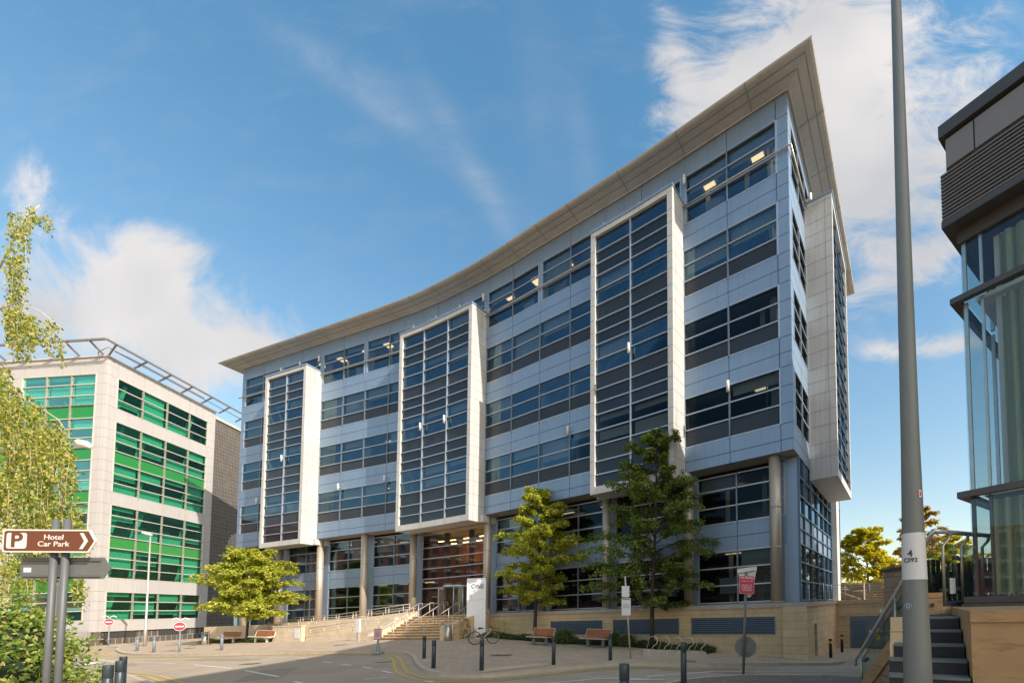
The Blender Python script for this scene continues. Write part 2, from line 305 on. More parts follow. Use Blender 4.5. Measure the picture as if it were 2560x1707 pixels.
# ------------------------------------------------------------------ helpers
WL = {}
class MB:
    def __init__(s): s.v = []; s.f = []; s.m = []; s.sm = []
    def poly(s, pts, m=0, sm=False):
        n = len(s.v); s.v += [tuple(p) for p in pts]; s.f.append(tuple(range(n, n + len(pts)))); s.m.append(m); s.sm.append(sm)
    def box(s, T, a0, a1, b0, b1, c0, c1, m=0):
        P = [T(a, b, c) for c in (c0, c1) for (a, b) in ((a0, b0), (a1, b0), (a1, b1), (a0, b1))]
        n = len(s.v); s.v += [tuple(p) for p in P]
        for q in ((0, 3, 2, 1), (4, 5, 6, 7), (0, 1, 5, 4), (1, 2, 6, 5), (2, 3, 7, 6), (3, 0, 4, 7)):
            s.f.append(tuple(n + i for i in q)); s.m.append(m); s.sm.append(False)
    def bar(s, p, q, w, h, m=0):
        p, q = Vector(p), Vector(q); d = (q - p).normalized(); u = Vector((0, 0, 1)) if abs(d.z) < .95 else Vector((1, 0, 0))
        x = d.cross(u).normalized(); y = x.cross(d).normalized()
        s.box(lambda a, b, c: p + x * a + y * b + (q - p) * c, -w / 2, w / 2, -h / 2, h / 2, 0, 1, m)
    def prism(s, pts, z0, z1, m=0, mt=None, T=lambda x, y, z: (x, y, z)):
        n = len(s.v); k = len(pts)
        s.v += [tuple(T(x, y, z0)) for x, y in pts] + [tuple(T(x, y, z1)) for x, y in pts]
        s.f.append(tuple(n + i for i in range(k - 1, -1, -1))); s.m.append(m); s.sm.append(False)
        s.f.append(tuple(n + k + i for i in range(k))); s.m.append(m if mt is None else mt); s.sm.append(False)
        for i in range(k):
            j = (i + 1) % k; s.f.append((n + i, n + j, n + k + j, n + k + i)); s.m.append(m); s.sm.append(False)
    def tube(s, pts, r, n=8, m=0, cap=True):
        pts = [Vector(p) for p in pts]; k = len(pts); rr = r if isinstance(r, (list, tuple)) else [r] * k
        base = len(s.v); prev = None
        for i, p in enumerate(pts):
            d = (pts[min(i + 1, k - 1)] - pts[max(i - 1, 0)]).normalized()
            if prev is None:
                u = Vector((0, 0, 1)) if abs(d.z) < .9 else Vector((1, 0, 0)); x = d.cross(u).normalized()
            else: x = (prev - d * prev.dot(d)).normalized()
            prev = x; y = d.cross(x)
            for j in range(n):
                a = 2 * math.pi * j / n; s.v.append(tuple(p + (x * math.cos(a) + y * math.sin(a)) * rr[i]))
        for i in range(k - 1):
            for j in range(n):
                a = base + i * n + j; b = base + i * n + (j + 1) % n
                s.f.append((a, b, b + n, a + n)); s.m.append(m); s.sm.append(True)
        if cap:
            s.f.append(tuple(base + j for j in range(n - 1, -1, -1))); s.m.append(m); s.sm.append(False)
            s.f.append(tuple(base + (k - 1) * n + j for j in range(n))); s.m.append(m); s.sm.append(False)
    def cyl(s, x, y, z0, z1, r, n=20, m=0, r1=None): s.tube([(x, y, z0), (x, y, z1)], [r, r if r1 is None else r1], n, m)
    def leaf(s, p, d, l, w, m=0, up=None):
        """one leaf: a folded quad"""
        d = d.normalized(); u = up if up else Vector((random.uniform(-1, 1), random.uniform(-1, 1), random.uniform(-1, 1)))
        x = d.cross(u)
        if x.length < 1e-4: x = Vector((1, 0, 0))
        x.normalize(); n = len(s.v)
        s.v += [tuple(p), tuple(p + d * l * .5 + x * w * .5), tuple(p + d * l), tuple(p + d * l * .5 - x * w * .5)]
        s.f.append((n, n + 1, n + 2, n + 3)); s.m.append(m); s.sm.append(False)
    def build(s, name, mats, parent=None, **tags):
        off = Vector(WL[parent.name]) if parent else Vector((0, 0, 0))
        loc = tags.pop('loc', None)
        if loc is not None: off = off + Vector(loc)
        me = bpy.data.meshes.new(name)
        me.from_pydata([(a - off.x, b - off.y, c - off.z) for a, b, c in s.v], [], s.f)
        for q in (mats if isinstance(mats, (list, tuple)) else [mats]): me.materials.append(MAT[q])
        me.polygons.foreach_set('material_index', s.m); me.polygons.foreach_set('use_smooth', s.sm); me.update()
        o = bpy.data.objects.new(name, me); sc.collection.objects.link(o)
        if loc is not None: o.location = loc
        if parent: o.parent = parent
        WL[o.name] = tuple(off)
        tag(o, **tags)
        return o
def tag(o, label=None, cat=None, group=None, kind=None):
    if label: o['label'] = label
    if cat: o['category'] = cat
    if group: o['group'] = group
    if kind: o['kind'] = kind
def empty(name, loc, label, cat, group=None):
    o = bpy.data.objects.new(name, None); sc.collection.objects.link(o); o.location = loc; o.empty_display_size = .2
    WL[o.name] = tuple(loc); tag(o, label, cat, group); return o
def copy_tree(o, parent=None):
    c = o.copy(); sc.collection.objects.link(c)
    for k in ('label', 'category', 'group'):
        if parent is not None and k == 'category' and k in c: del c[k]
    if parent: c.parent = parent
    for ch in list(o.children): copy_tree(ch, c)
    return c
def ident(x, y, z): return (x, y, z)
def S(x, y, zh): return (x, y, zh + EYE + SH * x)      # set-out height above the street datum
def interp(x, xs, ys):
    if x <= xs[0]: return ys[0]
    for i in range(len(xs) - 1):
        if x <= xs[i + 1]: return ys[i] + (ys[i + 1] - ys[i]) * (x - xs[i]) / (xs[i + 1] - xs[i])
    return ys[-1]
def g(x, y):
    b = interp(x, [-60, -30, -9, 0, 8, 14, 20], [-1.75, -1.75, -1.72, -1.95, -2.5, -2.75, -2.9])
    fy = interp(x, [-60, -36.4, -16.4, -9.7, 7.9, 20], [49, 40.8, 34.0, 30.6, 19.5, 12])
    d = (fy - y) * .9
    return b + .25 * min(1, max(0, 1 - (d - 3) / 7)) * min(1, max(0, (-x - 3) / 7))
def gw(x, y): return g(x, y) + EYE + SH * x
def text(body, size, mname, parent, M, name='lettering', bold=0, xs=1.0, label=None, align='CENTER'):
    cu = bpy.data.curves.new('t', 'FONT'); cu.body = body; cu.size = size; cu.align_x = align; cu.align_y = 'CENTER'; cu.extrude = .0015; cu.offset = bold; cu.space_line = .95
    to = bpy.data.objects.new('t', cu); sc.collection.objects.link(to)
    dg = bpy.context.evaluated_depsgraph_get(); me = bpy.data.meshes.new_from_object(to.evaluated_get(dg))
    bpy.data.objects.remove(to)
    off = Vector(WL[parent.name])
    for v in me.vertices:
        p = M @ Vector((v.co.x * xs, v.co.y, v.co.z)); v.co = p - off
    me.materials.clear(); me.materials.append(MAT[mname])
    o = bpy.data.objects.new(name, me); sc.collection.objects.link(o); o.parent = parent; WL[o.name] = tuple(off)
    if label: o['label'] = label
    return o
def facing(loc, d):
    """matrix of a vertical board at loc whose face looks along horizontal direction d (text runs to the reader's right)"""
    n = Vector((d[0], d[1], 0)).normalized(); z = Vector((0, 0, 1)); x = z.cross(n)
    m = Matrix((x, z, n)).transposed().to_4x4(); m.translation = Vector(loc); return m
def rrect(w, h, r, n=5):
    pts = []
    for cx, cy, a0 in ((w / 2 - r, h / 2 - r, 0), (-w / 2 + r, h / 2 - r, 90), (-w / 2 + r, -h / 2 + r, 180), (w / 2 - r, -h / 2 + r, 270)):
        for i in range(n + 1):
            a = R(a0 + 90 * i / n); pts.append((cx + r * math.cos(a), cy + r * math.sin(a)))
    return pts
def plate(mb, M, pts, z0, z1, m=0): mb.prism(pts, z0, z1, m, T=lambda x, y, z: M @ Vector((x, y, z)))
# ------------------------------------------------------------------ main office building
CX, CY = 7.885, 19.474
e2 = Vector(E_DIR); g2 = Vector(G_DIR); C2 = Vector((CX, CY))
KN = [0, .55, 2.98, 5.4, 8.0, 10.6, 13.1, 15.6, 18.15, 20.7, 23.2, 25.7, 28.2, 30.8, 33.4, 35.9, 38.5, 41.0, 43.6, 46.1, 48.6, 49.05]
HD = [33.3, 33.3, 33.3, 33.0, 31.4, 31.0, 31.0, 32.0, 30.1, 27.3, 26.1, 23.1, 20.4, 19.6, 19.25, 19.15, 19.15, 19.05, 19.05, 19.05, 19.05]
ND = [C2.copy()]
for i, h in enumerate(HD):
    a = R(180 - h); ND.append(ND[-1] + Vector((math.cos(a), math.sin(a))) * (KN[i + 1] - KN[i]))
NRM = []
sn = [Vector((-math.cos(R(90 - h)), -math.sin(R(90 - h)))) for h in HD]
sn = [Vector((-math.sin(R(h)), -math.cos(R(h)))) for h in HD]
for i in range(len(ND)):
    a = sn[max(i - 1, 0)]; b = sn[min(i, len(sn) - 1)]; n = (a + b); n = n / n.length; NRM.append(n / max(.5, n.dot(b)))
def fxy(s, out):
    i = 0
    while i < len(HD) - 1 and s > KN[i + 1]: i += 1
    t = (s - KN[i]) / (KN[i + 1] - KN[i])
    return (ND[i] + NRM[i] * out) * (1 - t) + (ND[i + 1] + NRM[i + 1] * out) * t
def TF(s, out, z): p = fxy(s, out); return S(p.x, p.y, z)
def TS(b, out, z): p = C2 + g2 * b - e2 * out; return S(p.x, p.y, z)
SIDE_L = 16.3; PL = ND[-1]; gL = -sn[-1]; eL = (ND[-1] - ND[-2]).normalized()
def outline(o):
    """footprint ring, offset outward by o (corner, front, left end, back)"""
    pts = [C2 - e2 * o - g2 * o] + [ND[i] + NRM[i] * o for i in range(1, len(ND) - 1)] + [PL + eL * o - gL * o]
    pts += [PL + eL * o + gL * (15 + o), C2 + g2 * (SIDE_L + o) + e2 * 14, C2 + g2 * (SIDE_L + o) - e2 * o]
    return pts
bl = S(CX, CY, -2.5)
ob = empty('office_building', bl, 'long curved office building of blue-grey panels and dark glass under a wide projecting roof', 'building')
# spandrels, piers and corner tiles
bk = MB(); pn = MB()
def panel(T, s0, s1, z0, z1, o=0.0, mb=None, gap=.014): (mb or pn).box(T, s0 + gap, s1 - gap, o - .05, o, z0 + gap, z1 - gap)
WIN = [(20.42, 23.12), (16.39, 19.01), (12.35, 14.96), (8.25, 10.92)]
BANDS = [(23.12, 24.2), (19.72, 20.42), (19.01, 19.72), (15.65, 16.39), (14.96, 15.65), (11.6, 12.35), (10.92, 11.6), (7.5, 8.25), (6.95, 7.5)]
PIER = [5.4, 10.6, 15.6, 20.7, 28.2, 33.4, 38.5, 43.6]
BAY = [(5.4, 10.6, 1), (20.7, 28.2, 2), (38.5, 43.6, 3)]
for i in range(1, 20):
    s0, s1 = KN[i], KN[i + 1]
    for z0, z1 in BANDS: panel(TF, s0, s1, z0, z1)
for k, (z0, z1) in enumerate(BANDS): pass
ZT = [6.95, 7.5, 8.25, 9.18, 10.01, 10.92, 11.6, 12.35, 13.22, 14.08, 14.96, 15.65, 16.39, 17.27, 18.16, 19.01, 19.72, 20.42, 21.37, 22.28, 23.12, 24.2]
for z0, z1 in zip(ZT[:-1], ZT[1:]):
    panel(TF, 0, .55, z0, z1, .005); panel(TF, 48.6, 49.05, z0, z1, .005)
    panel(TS, 0, .5, z0, z1, .005)
for p in PIER: panel(TF, p - .15, p + .15, 19.72, 24.2, .012)
SB = [.5, 2.15, 3.9, 10, 16.3]
for a, b in zip(SB[:-1], SB[1:]):
    for z0, z1 in BANDS:
        if b <= 10 or z0 > 21: panel(TS, a, b, z0, z1)
# dark carcass behind the panels, broken at the window bands
def carcass(z0, z1, o=-.07):
    bk.prism([tuple(p) for p in outline(o)], z0, z1, T=lambda x, y, z: S(x, y, z))
for z0, z1 in ((23.12, 24.2), (19.01, 20.42), (14.96, 16.39), (10.92, 12.35), (6.95, 8.25)): carcass(z0, z1)
bk.build('floor_slab', ['joint_dark'], ob)
pn.build('wall_panel', ['panel_blue'], ob, kind=None)
# solid end and back walls
ew = MB()
ew.box(lambda a, b, z: S(*(PL + gL * a + eL * b), z), .06, 15, -.05, .0, -1.5, 24.2)
ew.build('end_wall', ['panel_blue'], ob); ew = MB()
ew.box(lambda a, b, z: S(*(C2 + g2 * (SIDE_L - .05) + e2 * a + g2 * b), z), 0, 14, 0, .05, 0, 24.2)
ew.build('end_wall', ['panel_blue'], ob)
# ceilings, core walls
ce = MB(); ins = outline(-.25)
for z in (23.1, 18.99, 14.94, 10.9): ce.poly([S(p.x, p.y, z - .01) for p in ins])
ce.build('ceiling', ['ceiling'], ob)
co = MB(); core = [fxy(s, -5.5) for s in (6.2, 10.6, 15.6, 20.7, 25.7, 30.8, 38.5, 43)]
cps = [C2 + e2 * 5.5 + g2 * 15] + [C2 + e2 * 5.5 + g2 * 5.5] + core + [PL + gL * 5.5 - eL * 5]
for a, b in zip(cps[:-1], cps[1:]):
    co.poly([S(a.x, a.y, -1), S(b.x, b.y, -1), S(b.x, b.y, 24), S(a.x, a.y, 24)])
co.build('core_wall', ['core_wall'], ob)
# interior columns just behind the glass
ic = MB()
for s in (.9, 5.9, 11.2, 16.2, 29, 34, 39, 44.5):
    p = fxy(s, -1.0); p1 = S(p.x, p.y, 6.9); ic.tube([p1, S(p.x, p.y, 24)], .3, 12)
ic.build('inner_column', ['blind'], ob)
# windows
rnd = random.Random(3)
def make_window(T, edges, z0, z1, tr, o=-.02, name='window', glassm='office_glass', frit=True, blind=None, bar=.035, dbl=False, shade_p=.6):
    """edges = mullion positions; tr = transom heights"""
    gm = MB()
    rows = [z0] + tr + [z1]
    for k in range(len(rows) - 1):
        for a, b in zip(edges[:-1], edges[1:]):
            gm.poly([T(a, o - .03, rows[k]), T(b, o - .03, rows[k]), T(b, o - .03, rows[k + 1]), T(a, o - .03, rows[k + 1])], 1 if (frit and k == 0) else 0)
    w = gm.build(name, [glassm, 'frit'], ob)
    fm = MB()
    for x in edges: fm.box(T, x - bar, x + bar, o - .06, o + .05, z0, z1)
    for z in [z0 + .02] + tr + [z1 - .015]:
        for a, b in zip(edges[:-1], edges[1:]): fm.box(T, a + bar, b - bar, o - .055, o + .035, z - .032, z + .032)
    fm.build('window_frame', ['mullion'], w)
    bm = MB()
    for a, b in zip(edges[:-1], edges[1:]):
        r = rnd.random()
        if r < shade_p:
            d = rnd.choice([.35, .55, .8, .85, .9, 1.25, 1.7]) * (1 if blind is None else blind)
            d = min(d, (rows[-1] - rows[1 if frit else 0]) - .05)
            bm.poly([T(a + .12, o - .22, z1 - d), T(b - .12, o - .22, z1 - d), T(b - .12, o - .22, z1), T(a + .12, o - .22, z1)])
        if rnd.random() < .5:
            c = rnd.uniform(a + .3, b - .6); bm.poly([T(c, o - 1.4, z0), T(c + .25, o - 1.4, z0), T(c + .25, o - 1.4, z1), T(c, o - 1.4, z1)])
        if rnd.random() < .45:
            c = rnd.uniform(a + .2, b - 1.2); bm.poly([T(c, o - .8, z0 + .5), T(c + 1.0, o - .8, z0 + .5), T(c + 1.0, o - .8, z0 + rnd.uniform(1.0, 1.5)), T(c, o - .8, z0 + rnd.uniform(1.0, 1.5))])
    if bm.f: bm.build('blind', ['blind'], w)
    return w
TR = {20.42: [21.37, 22.28], 16.39: [17.27, 18.16], 12.35: [13.22, 14.08], 8.25: [9.18, 10.01]}
bayset = {3, 4, 9, 10, 11, 16, 17}
for wi, (z0, z1) in enumerate(WIN):
    for i in range(1, 20):
        if wi and i in bayset: continue
        s0 = KN[i] + (.15 if KN[i] in PIER and wi == 0 else 0); s1 = KN[i + 1] - (.15 if KN[i + 1] in PIER and wi == 0 else 0)
        make_window(TF, [s0, s1], z0, z1, TR[z0], frit=bool(wi), shade_p=.75 if wi != 2 else .5)
    make_window(TS, [.5, 2.15, 3.9], z0, z1, TR[z0], frit=False, shade_p=.2)
# long handrail tube across the top storey
for (a, b) in ((-.12, 5.4), (10.6, 20.7), (28.2, 38.5), (43.6, 49.3)):
    ss = [a] + [k for k in KN if a < k < b] + [b]
    hr = MB(); hr.tube([TF(s, .13, 21.37) for s in ss], .045, 8); hr.build('handrail', ['steel_warm'], ob)
hr = MB(); hr.tube([TS(b, .13, 21.37) for b in (-.13, 2, 3.8)], .045, 8)
hr.build('handrail', ['steel_warm'], ob)
# bays
BZ = [6.85, 7.5, 8.25, 9.18, 10.01, 10.92, 11.6, 12.35, 13.22, 14.08, 14.96, 15.65, 16.39, 17.27, 18.16, 19.01, 19.72, 20.42, 21.34]
FR = {8.25, 12.35, 16.39}
def make_bay(T, s0, s1, mull, z0=6.4, z1=21.72, d=1.35, zs=BZ, glassm='office_glass'):
    f = MB(); w = .30
    segs = [s0] + mull + [s1]
    for a, b in ((s0, s0 + w), (s1 - w, s1)): f.box(T, a, b, 0, d, z0, z1 - .12)
    for a, b in zip(segs[:-1], segs[1:]):
        aa = max(a, s0 + w); bb = min(b, s1 - w)
        f.box(T, aa, bb, .0, d - .004, z1 - .40, z1 - .12); f.box(T, aa, bb, .0, d - .004, z0, z0 + .42)
        f.box(T, a - (.04 if a == s0 else 0), b + (.04 if b == s1 else 0), -.02, d + .05, z1 - .12, z1, 1)
    zz = z0 + .42; 
    for z in BZ[1:]:                                             # panel joints on the cheeks and posts
        for a, sg in ((s0, -1), (s1, 1)):
            f.box(T, a - .003, a + .003, .02, d - .02, z - .006, z + .006, 2)
        for a in (s0, s1 - w): f.box(T, a + .01, a + w - .01, d - .002, d + .003, z - .006, z + .006, 2)
    for a in (s0, s1):
        f.box(T, a - .003, a + .003, d - .34, d - .33, z0 + .1, z1 - .2, 2)
    for a, b in zip(segs[:-1], segs[1:]): f.box(T, b - .004, b + .004, d - .002, d + .002, z0 + .02, z0 + .40, 2)
    fo = f.build('bay_window', ['cream_panel', 'panel_blue', 'joint_dark'], ob)
    gm = MB(); bm = MB(); bl_ = MB()
    ed = [s0 + w] + mull + [s1 - w]
    for k in range(len(zs) - 1):
        for a, b in zip(ed[:-1], ed[1:]):
            gm.poly([T(a, d - .16, zs[k]), T(b, d - .16, zs[k]), T(b, d - .16, zs[k + 1]), T(a, d - .16, zs[k + 1])], 1 if zs[k] in FR else (2 if zs[k] in (10.92, 11.6, 14.96, 15.65, 19.01, 19.72, 6.85, 7.5) else 0))
            if zs[k] in (10.01, 14.08, 18.16, 20.42, 9.18) and rnd.random() < .6:
                h = zs[k + 1] - rnd.choice([.3, .5, .8]) ; bl_.poly([T(a + .1, d - .4, h), T(b - .1, d - .4, h), T(b - .1, d - .4, zs[k + 1]), T(a + .1, d - .4, zs[k + 1])])
        for a, b in zip(ed[:-1], ed[1:]):
            if k: bm.box(T, a + .03, b - .03, d - .2, d - .08, zs[k] - .03, zs[k] + .03)
    for m_ in mull: bm.box(T, m_ - .035, m_ + .035, d - .2, d - .06, zs[0], zs[-1])
    gm.build('glazing', [glassm, 'frit', 'spandrel_glass'], fo); bm.build('glazing_bar', ['mullion' if glassm == 'office_glass' else 'louvre'], fo)
    if bl_.f: bl_.build('blind', ['blind'], fo)
mat('spandrel_glass', (.014, .020, .030), .08, 0, var=.1, scale=.4, spec=.45)
make_bay(TF, 5.4, 10.6, [8.0]); make_bay(TF, 20.7, 28.2, [23.2, 25.7]); make_bay(TF, 38.5, 43.6, [41.0])
make_bay(TS, 3.9, 10.4, [6.1, 8.3], glassm='side_glass')
# side elevation beyond the bay: bluish curtain wall
sg = MB(); sf = MB()
zz = [6.95, 8.25, 9.18, 10.01, 10.92, 12.35, 13.22, 14.08, 14.96, 16.39, 17.27, 18.16, 19.01, 20.42, 21.37, 22.28, 23.12]
bb = [10.4, 12.2, 14.2, 16.3]
for a, b in zip(bb[:-1], bb[1:]):
    for z0, z1 in zip(zz[:-1], zz[1:]): sg.poly([TS(a, -.05, z0), TS(b, -.05, z0), TS(b, -.05, z1), TS(a, -.05, z1)])
    sf.box(TS, a - .03, a + .03, -.05, .04, 6.95, 23.12)
    for z0 in zz: sf.box(TS, a + .03, b - .03, -.05, .03, z0 - .03, z0 + .03)
w = sg.build('curtain_wall', ['side_glass'], ob); sf.build('glazing_bar', ['louvre'], w)
# lower two storeys, set back behind columns
lw = MB(); pn = MB()
LMOD = [(i, KN[i], KN[i + 1]) for i in range(1, 20)]
for i, s0, s1 in LMOD:
    if i in (9, 10, 11): continue
    a = s0 + (.32 if KN[i] in PIER else (.08 if i == 1 else 0)); b = s1 - (.32 if KN[i + 1] in PIER else 0)
    oo = -.95
    if i == 12: pn.build('wall_panel', ['panel_blue'], ob); pn = MB()
    base = -.02 if s0 < 20 else (-1.0 if s0 > 40 else -.3)
    panel(TF, a, b, 3.46, 4.18, oo); panel(TF, a, b, 2.74, 3.46, oo)
    lw = MB(); lw.box(TF, a, b, oo - .1, oo - .055, 2.74, 4.18)
    lw.build('backing_panel', ['joint_dark'], ob); lw = MB(); panel(TF, a, b, base - .6, base + .08, oo, lw); lw.build('sill_panel', ['panel_blue'], ob)
    make_window(TF, [a, b], 4.18, 6.7, [5.06, 5.96], o=oo, frit=False, shade_p=.55)
    make_window(TF, [a, b], .08 if s0 < 20 else base + .08, 2.74, [.98, 1.88], o=oo, frit=False, shade_p=.25)
for p in PIER:
    lw = MB(); lw.box(TF, p - .32, p + .32, -1.05, -.92, -1.6, 6.9); lw.build('pier', ['panel_blue'], ob)
lw = MB(); lw.box(TF, 48.28, 49.0, -1.05, -.92, -1.6, 6.9); lw.build('pier', ['panel_blue'], ob)
lw = MB(); lw.box(TS, .92, 1.0, -1.2, -.03, -.1, 6.9); lw.build('corner_pier', ['panel_blue'], ob)
pn.build('wall_panel', ['panel_blue'], ob)
so = MB()                                                        # underside of the oversailing storeys
pts = [C2 - e2 * .0 - g2 * .0] + [ND[i] for i in range(1, len(ND))]
for i in range(len(KN) - 1):
    so.poly([TF(KN[i], .0, 6.93), TF(KN[i + 1], .0, 6.93), TF(KN[i + 1], -1.1, 6.93), TF(KN[i], -1.1, 6.93)])
so.build('soffit', ['soffit'], ob)
fl = MB()
for z in (-.02, 2.9, 3.9, 6.7): fl.poly([S(p.x, p.y, z) for p in outline(-1.15)[:-3] + [PL + gL * 14, C2 + g2 * 15.8 + e2 * 10, C2 + g2 * 15.8 + e2 * .3]])
fl.build('lower_floor', ['ceiling'], ob)
# side glazing of the lower storeys, flush with the storeys above
sg = MB(); sf = MB(); bb = [.95, 2.15, 4.0, 5.9, 7.8, 9.6, 11.3]; zz = [.08, .98, 1.88, 2.74, 3.46, 4.18, 5.06, 5.96, 6.95]
for k in range(len(zz) - 1):
    for a, b in zip(bb[:-1], bb[1:]):
        sg.poly([TS(a, -.05, zz[k]), TS(b, -.05, zz[k]), TS(b, -.05, zz[k + 1]), TS(a, -.05, zz[k + 1])], 1 if zz[k] in (2.74, 3.46) else 0)
        sf.box(TS, a + .03, b - .03, -.05, .03, zz[k] - .03, zz[k] + .03)
for a in bb: sf.box(TS, a - .035, a + .035, -.06, .04, -.08, 6.95)
w = sg.build('curtain_wall', ['side_glass', 'panel_blue'], ob); sf.build('glazing_bar', ['louvre'], w)
# columns
for s in [.95, 5.4, 10.6, 15.6, 20.7, 28.2, 33.4, 38.5, 43.6, 48.3]:
    c = MB(); p = fxy(s, -.38); zb = .02 if s < 21 else -1.35
    if 20 < s < 30: zb = 0
    b0 = S(p.x, p.y, zb); t0 = S(p.x, p.y, 6.95)
    c.tube([b0, t0], .265, 24)
    for z in (4.5, 2.6): q = S(p.x, p.y, z); c.tube([(q[0], q[1], q[2] - .03), (q[0], q[1], q[2] + .03)], .278, 24)
    c.tube([b0, (b0[0], b0[1], b0[2] + .05)], .36, 24)
    c.build('column', ['column_metal'], ob)
for p in (20.7, 28.2, 38.5, 43.6, 5.4, 10.6):
    c = MB(); c.box(TF, p - .25, p + .25, -.95, .3, 6.42, 6.9); c.build('bracket', ['cream_panel'], ob)
# entrance glazing under the middle bay
eg = MB(); ef = MB(); es = [21.02, 23.2, 25.7, 27.88]; ez = [2.15, 2.9, 3.7, 4.5, 5.35, 6.38]
for a, b in zip(es[:-1], es[1:]):
    for z0, z1 in zip(ez[:-1], ez[1:]): eg.poly([TF(a, -1., z0), TF(b, -1., z0), TF(b, -1., z1), TF(a, -1., z1)])
for z0, z1 in ((0, .95), (.95, 2.15)): eg.poly([TF(26.1, -1., z0), TF(27.88, -1., z0), TF(27.88, -1., z1), TF(26.1, -1., z1)]); eg.poly([TF(21.02, -1., z0), TF(22.0, -1., z0), TF(22.0, -1., z1), TF(21.02, -1., z1)])
w = eg.build('entrance_glazing', ['lobby_glass'], ob)
for z in ez: 
    for a, b in zip(es[:-1], es[1:]): ef.box(TF, a, b, -1.02, -.93, z - .035, z + .035)
ef.box(TF, 26.1, 27.88, -1.02, -.93, .92, .98); ef.box(TF, 21.02, 22, -1.02, -.93, .92, .98)
for s in (26.1, 22.0, 27.92, 20.98): ef.box(TF, s - .05, s + .05, -1.03, -.93, 0, 2.15 if s in (26.1, 22.0) else 6.9)
ef.build('glazing_bar', ['mullion'], w)
ep = MB()
for s in (23.2, 25.7): ep.box(TF, s - .09, s + .09, -1.5, -1.15, 0, 6.4)
ep.build('entrance_post', ['joint_dark'], ob)
rd = MB(); pc = fxy(24.0, -1.0)
c3 = lambda a, r, z: S(pc.x + math.cos(a) * r, pc.y + math.sin(a) * r, z)
for k in range(24):
    a0, a1 = k * math.pi / 12, (k + 1) * math.pi / 12
    if k % 12 in (9, 10): continue
    rd.poly([c3(a0, 1.15, 0.02), c3(a1, 1.15, 0.02), c3(a1, 1.15, 2.05), c3(a0, 1.15, 2.05)], 0)
for k in range(4):
    a = k * math.pi / 2 + .6; rd.poly([c3(a, 0, .02), c3(a, 1.1, .02), c3(a, 1.1, 2.05), c3(a, 0, 2.05)], 0)
    rd.tube([c3(a, 1.1, .02), c3(a, 1.1, 2.05)], .03, 6, 1)
for a in (4.7, 5.25, 1.5, 2.1): rd.tube([c3(a, 1.15, .02), c3(a, 1.15, 2.1)], .04, 6, 1)
rd.tube([c3(0, 0, 2.05), c3(0, 0, 2.2)], 1.2, 24, 1)
rd.build('revolving_door', ['clear_glass', 'mullion'], ob)
for s in (25.75, 22.15):
    dd = MB(); dd.box(TF, s - .36, s - .30, -1.02, -.95, 0, 2.1, 1); dd.box(TF, s + .30, s + .36, -1.02, -.95, 0, 2.1, 1); dd.box(TF, s - .3, s + .3, -1.02, -.95, 2.02, 2.1, 1)
    dd.box(TF, s - .3, s + .3, -1.0, -.98, .02, 2.02, 0)
    dd.build('side_door', ['clear_glass', 'mullion'], ob)
lb = MB()
lb.box(TF, 21, 23.2, -5.2, -5.1, 0, 6.6, 0); lb.box(TF, 23.2, 25.7, -5.2, -5.1, 0, 6.6, 0); lb.box(TF, 25.7, 28, -5.2, -5.1, 0, 6.6, 0)
lb.box(TF, 20.95, 21.0, -5.0, -1.2, 0, 6.6, 1); lb.box(TF, 22.2, 22.7, -3.0, -2.9, 1.5, 5.8, 1); lb.box(TF, 24.2, 24.9, -3.4, -3.3, 2.6, 5.2, 1); lb.box(TF, 21.1, 21.6, -2.4, -2.3, 2.4, 5.9, 1); lb.box(TF, 25.9, 26.5, -4.4, -4.3, .2, 6.4, 1)
lb.build('lobby_wall', ['lobby_wall', 'lobby_orange'], ob)
ll = MB()
for s in (21.8, 23.0, 24.6, 26.0, 27.2):
    for o in (-2.2, -3.6): ll.box(TF, s - .25, s + .25, o - .06, o + .06, 6.0, 6.04)
ll.build('lobby_light', ['lobby_light'], ob)
# lit ceiling panels
for i in range(1, 20):
    for o in ((-1.0,) if i % 3 else (-1.0, -3.2)):
        m = MB(); s = (KN[i] + KN[i + 1]) / 2 + rnd.uniform(-.3, .3); m.box(TF, s - .3, s + .3, o - .3, o + .3, 23.02, 23.05); m.build('ceiling_light', ['office_light'], ob)
for i, zc in [(2, 6.55), (5, 6.55), (6, 6.55), (7, 6.55), (13, 6.55), (14, 6.55), (2, 2.85), (12, 2.85), (13, 2.85), (14, 2.85), (15, 2.85), (15, 6.55), (3, 6.55), (18, 2.85)]:
    m = MB(); s = (KN[i] + KN[i + 1]) / 2 + rnd.uniform(-.5, .5)
    for o in (-1.9, -3.1): m.box(TF, s - .45, s + .45, o - .07, o + .07, zc - .03, zc)
    m.build('ceiling_light', ['office_light_dim'], ob)
for i, zc in [(1, 10.85), (18, 10.85), (13, 14.9), (13, 10.85)]:
    m = MB(); s = (KN[i] + KN[i + 1]) / 2; m.box(TF, s - .3, s + .3, -1.4, -1.2, zc - .03, zc); m.build('ceiling_light', ['office_light_dim'], ob)
